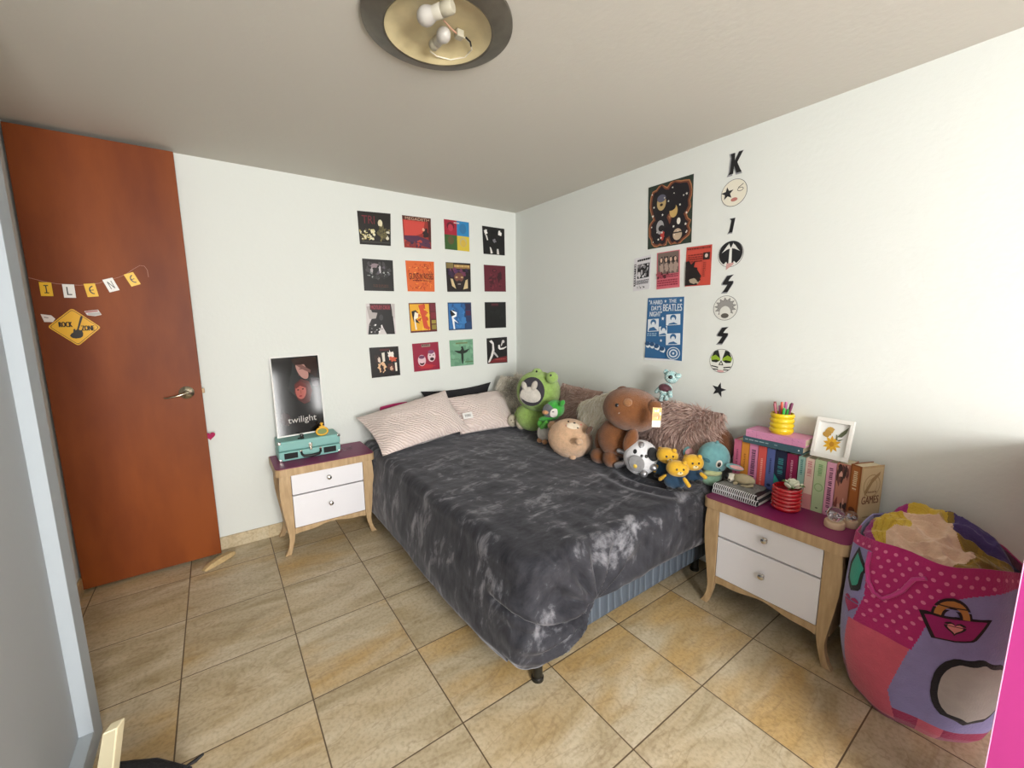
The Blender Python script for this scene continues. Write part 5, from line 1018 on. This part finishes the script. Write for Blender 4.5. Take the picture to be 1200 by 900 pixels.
mb.f.append(list(range(NT-1,-1,-1))); mb.mi.append(mb.m(fc('8a1848')))
body=mb.build('bag_body',bag,ang=60); so=body.modifiers.new('solid','SOLIDIFY'); so.thickness=.005; so.offset=1
def bfn(off): return lambda u,v,w: bagpt(math.radians(u),v,off+w)
def sub(poly,k=6):
    out=[]
    for i in range(len(poly)):
        a,b_=poly[i],poly[(i+1)%len(poly)]
        for j in range(k): out.append((a[0]+(b_[0]-a[0])*j/k,a[1]+(b_[1]-a[1])*j/k))
    return out
def decal(mb,poly,h,off,k=6):
    """curved fleece applique: triangulated grid clipped by scan rows so that it follows the bag"""
    poly=sub(poly,k); zs=[p[1] for p in poly]; z0,z1=min(zs),max(zs); rows=14; mt=fc(h,.2)
    for r_ in range(rows):
        za=z0+(z1-z0)*r_/rows+1e-6; zb=z0+(z1-z0)*(r_+1)/rows-1e-6
        def cuts(z):
            xs=[]
            for i in range(len(poly)):
                (x0_,y0_),(x1_,y1_)=poly[i],poly[(i+1)%len(poly)]
                if (y0_>z)!=(y1_>z): xs.append(x0_+(x1_-x0_)*(z-y0_)/(y1_-y0_))
            return sorted(xs)
        ca,cb=cuts(za),cuts(zb)
        if len(ca)!=len(cb) or not ca: continue
        for k_ in range(0,len(ca)-1,2):
            m=max(3,int(max(ca[k_+1]-ca[k_],cb[k_+1]-cb[k_])/2)+1)
            for q_ in range(m):
                f=lambda c_,s_: c_[k_]+(c_[k_+1]-c_[k_])*s_
                P4=[(f(ca,q_/m),za),(f(ca,(q_+1)/m),za),(f(cb,(q_+1)/m),zb),(f(cb,q_/m),zb)]
                mb.add([bagpt(math.radians(u),v,off) for u,v in P4],[(0,1,2,3)],mt)
# polka dots
dots=MB()
for r_ in range(12):
    for k in range(24):
        a=106+k*7.4+(r_%2)*3.7; z=.615-r_*.027
        if a<262 and all(patch(math.radians(a+da),(z+dz)/ZR)==pink for da,dz in ((0,.012),(0,-.012),(2.2,0),(-2.2,0))):
            decal(dots,[(a+1.5*math.cos(2*PI*i/10),z+.0058*math.sin(2*PI*i/10)) for i in range(10)],'dd7aa2',.0065,1)
dots.build('polka_dots',bag,recalc=False)
ap=MB()
def grow(P,k):
    cx=sum(p[0] for p in P)/len(P); cz=sum(p[1] for p in P)/len(P); return [(cx+(x-cx)*k,cz+(z-cz)*k) for x,z in P]
HB=[(185,.485),(225,.500),(216,.427),(208,.413),(194,.405)]
decal(ap,HB,'201018',.0068); decal(ap,grow(HB,.84),'9c1c66',.0078)
def ring(cx,cz,ra,rz,h,off,w=.25,a0=0,a1=PI):
    n=20; o=[(cx+ra*math.cos(a0+(a1-a0)*i/n),cz+rz*math.sin(a0+(a1-a0)*i/n)) for i in range(n+1)]; i_=[(cx+ra*(1-w)*math.cos(a0+(a1-a0)*i/n),cz+rz*(1-w)*math.sin(a0+(a1-a0)*i/n)) for i in range(n,-1,-1)]
    decal(ap,o+i_,h,off,1)
ring(203,.488,11,.062,'201018',.0070,.62); ring(203,.489,9.6,.052,'b5773c',.0080,.4)
decal(ap,[(205+x*250,z) for x,z in heart(0,.458,.024)],'201018',.0086,2); decal(ap,[(205+x*250,z) for x,z in heart(0,.458,.017)],'d98a86',.0094,2)
BW=[(133,.600),(147,.548),(152,.535),(148,.520),(149,.450),(141,.435),(133,.47),(130,.53)]
decal(ap,BW,'14131a',.0070); decal(ap,grow([(134,.585),(145,.545),(148,.533),(146,.515),(146.5,.462),(141,.449),(135,.475),(132,.53)],.9),'2f9a84',.0080)
decal(ap,[(143+x*200,z) for x,z in heart(0,.39,.036)],'a31e5c',.0075,2)
for z in (.24,.27,.30): decal(ap,[(121,z),(130,z+.012),(130,z+.004),(121,z-.008)],'17141c',.0072,2)
def rr(cx,cz,ra,rz,p=.7,n=28): return [(cx+ra*math.copysign(abs(math.cos(t))**p,math.cos(t)),cz+rz*math.copysign(abs(math.sin(t))**p,math.sin(t))) for t in [2*PI*i/n for i in range(n)]]
decal(ap,rr(221,.245,23,.13,.8),'17141c',.0070,2); decal(ap,rr(222.5,.245,20.5,.112,.8),'a8a19c',.0080,2)
ap.build('fleece_applique',bag,recalc=False)
hn=MB(); hn.tube([bagpt(math.radians(a),z,.010) for a,z in ((147,.60),(149,.55),(153,.50),(158,.468),(164,.458),(170,.485),(175,.515),(180,.565),(187,.585))],.007,fc('c8408a'),10); hn.build('carry_handle',bag)
# fleece blanket stuffed in the bag
bl_=MB(); cols=dict(p='7c2a7c',y='c9a83a',s='d9b79c',d='4a3a6e',o='8a7030',m='a02a78')
def flc(u,v):
    n=noise.noise(Vector((u*1.6,v*1.6,.3)))*.35; w=u+n
    top=v-.25*n
    if top>.62: return cols['p'] if w<-.2 else (cols['y'] if w<.1 else cols['d'])
    if top>.42: return cols['m'] if w<-.35 else (cols['y'] if w<.15 else (cols['o'] if w<.3 else cols['d']))
    if w<-.72: return cols['m']
    if w<-.42: return cols['y'] if abs(math.sin(w*30+v*6))>.35 else 'b8962f'
    if w<.35-.3*v: return cols['s']
    if w<.8 and top<.2: return cols['o'] if abs(math.sin(w*26+v*9))>.3 else '9c7c30'
    return cols['d'] if top>.1 else cols['o']
n=130; vs=[];idx={}
for j in range(n+1):
    for i in range(n+1):
        u=i/n*2-1; v=j/n*2-1
        # square->disc ; u along -y (to the right in view), v along +x (towards the wall)
        du=u*math.sqrt(max(0,1-v*v/2)); dv=v*math.sqrt(max(0,1-u*u/2)); r=math.sqrt(du*du+dv*dv)
        x=bag_c.x+dv*(BR*.96); y=bag_c.y-du*(BR*.96); x=min(x,-.016); y=min(y,-2.662)
        nz=noise.fractal(Vector((u*1.7,v*1.7,.7)),1,2,4); rg=abs(noise.noise(Vector((u*2.4+v,v*3.1,2))))
        z=.612+.06*(1-r**2.6)+(.06*max(0,dv)+.03*nz-.06*rg+.02)*(1-r**8)
        vs.append((x,y,z))
o=0; bl_.v+=vs
for j in range(n):
    for i in range(n):
        a_=j*(n+1)+i; bl_.f.append([a_,a_+1,a_+n+2,a_+n+1]); bl_.mi.append(bl_.m(fc(flc((i+.5)/n*2-1,(j+.5)/n*2-1))))
fo=bl_.build('fleece_blanket',ang=80,recalc=False); so=fo.modifiers.new('solid','SOLIDIFY'); so.thickness=.01; so.offset=-1
tag(origin(fo,(bag_c.x,bag_c.y,.6)),'soft purple, gold and peach fleece blanket stuffed in the top of the storage bag','blanket')
# ================================================================ PINK DESK AT THE RIGHT EDGE
pk=mat('hot_pink_laminate','b02f80',.45,bump=.03,bscale=90); pe=mat('pink_edge_band','eab2d6',.4)
DX=-.86; 
e=at(1200,655,x=DX); DY=e.y
dk_=thing('pink_bookcase','tall hot pink bookcase whose side panel fills the lower right edge','bookcase',(-.43,DY-.3,0))
MB().box((DX,DY-.62,0),(DX+.02,DY-.002,1.0),pk).build('side_panel',dk_,bevel=.001)
MB().box((DX-.001,DY-.002,0),(DX+.021,DY,1.0),pe).build('edge_band',dk_,bevel=.0005)['label']='pale pink edge band'
MB().box((-.03,DY-.62,0),(-.01,DY-.22,1.0),pk).build('side_panel',dk_,bevel=.001); MB().box((DX,DY-.62,1.001),(-.01,DY-.0,1.022),pk).build('top_board',dk_,bevel=.001)
MB().box((DX+.021,DY-.62,.5),(-.031,DY-.605,1.0),pk).build('back_panel',dk_,bevel=.001)
# ================================================================ BOTTOM LEFT CORNER
# cream leaning board and black bag
def hexa(mb,P8,mt): mb.add(P8,[(0,1,3,2),(4,6,7,5),(0,4,5,1),(2,3,7,6),(0,2,6,4),(1,5,7,3)],mt)
cw=MB(); cm_=mat('cream_painted_wood','d9cfae',.5)
A0,A1=at(119.5,861,z=.38),at(137.5,853,z=.38); B0,B1=at(111,915,z=.2),at(131,915,z=.2)
C0,C1=A0+(B0-A0)*(.38/.18),A1+(B1-A1)*(.38/.18); nb=(A1-A0).cross(B0-A0).normalized(); nb=-nb if nb.y>0 else nb
up_=(A0-B0).normalized(); A0-=up_*0; th_=Vector((.012,.03,0))
hexa(cw,[A0,A1,C0,C1,A0+th_,A1+th_,C0+th_,C1+th_],cm_)
tag(origin(cw.build('leaning_plank',bevel=.003),((C0+C1)/2)),'narrow cream painted plank leaning at the foot of the closet wall','plank')
E0,E1=at(140,879,z=.14),at(227,884,z=.14); ex=(E1-E0).normalized(); ey=Vector((ex.y,-ex.x,0)); ey=ey if ey.y<0 else -ey
ctr=(E0+E1)/2+ey*.19; ctr.z=.071; bb=thing('black_bag','black fabric bag with zipper pull lying on the floor at the bottom left','bag',(ctr.x,ctr.y,0)); bk=mat('black_canvas','15151a',.9,bump=.6,bscale=150)
Rb=Matrix((ex,-ey,Vector((0,0,1)))).transposed()
hw=(E1-E0).length/2+.005
MB().ell(ctr,(hw,.19,.07),bk,Rb,p=.4,n=56,k=30).build('bag_body',bb)
tz=lambda a,b_,z: ctr+ex*a-ey*b_+Vector((0,0,z))
MB().tube([tz(-hw*.98,-.1,.03),tz(-hw*.95,.175,.04),tz(0,.188,.045),tz(hw*.95,.175,.04),tz(hw*.99,-.1,.03)],.005,mat('zip_tape','26262c',.6),8).build('zipper',bb)
MB().tube([tz(hw*.86,.175,.045),tz(hw*1.0,.188,.05),tz(hw*1.13,.2,.06)],[.004,.006,.004],M_black,8).build('zipper_pull',bb)
# ================================================================ LIGHT
def area(name,loc,size,sy,energy,rot,col=(1,1,1)):
    l=D.lights.new(name,'AREA'); l.shape='RECTANGLE'; l.size=size; l.size_y=sy; l.energy=energy; l.color=col
    o=D.objects.new(name,l); COL.objects.link(o); o.location=loc; o.rotation_euler=rot; return o
for x0,x1,z0,z1 in WIN: area('window_daylight',((x0+x1)/2,YF-.11,(z0+z1)/2),x1-x0-.02,z1-z0-.02,128*(x1-x0)*(z1-z0),(PI/2,0,0),(1,.985,.96))  # light in the added slit makes the bright strip reflected in the poster
w=D.worlds.new('World'); bpy.context.scene.world=w; w.use_nodes=True; w.node_tree.nodes['Background'].inputs[0].default_value=(.75,.85,1,1); w.node_tree.nodes['Background'].inputs[1].default_value=1.0
# ================================================================ CAMERA
cd=D.cameras.new('camera'); co=D.objects.new('camera',cd); COL.objects.link(co); cd.sensor_width=36; cd.lens=FPX*36/1200; cd.clip_start=.02
Mc=Matrix((CR,CU,-CF)).transposed().to_4x4(); Mc.translation=CAM; co.matrix_world=Mc
sc=bpy.context.scene; sc.camera=co
sc.view_settings.view_transform='Standard'; sc.view_settings.look='None'; sc.view_settings.gamma=1; sc.view_settings.use_curve_mapping=False; sc.view_settings.exposure=0.05
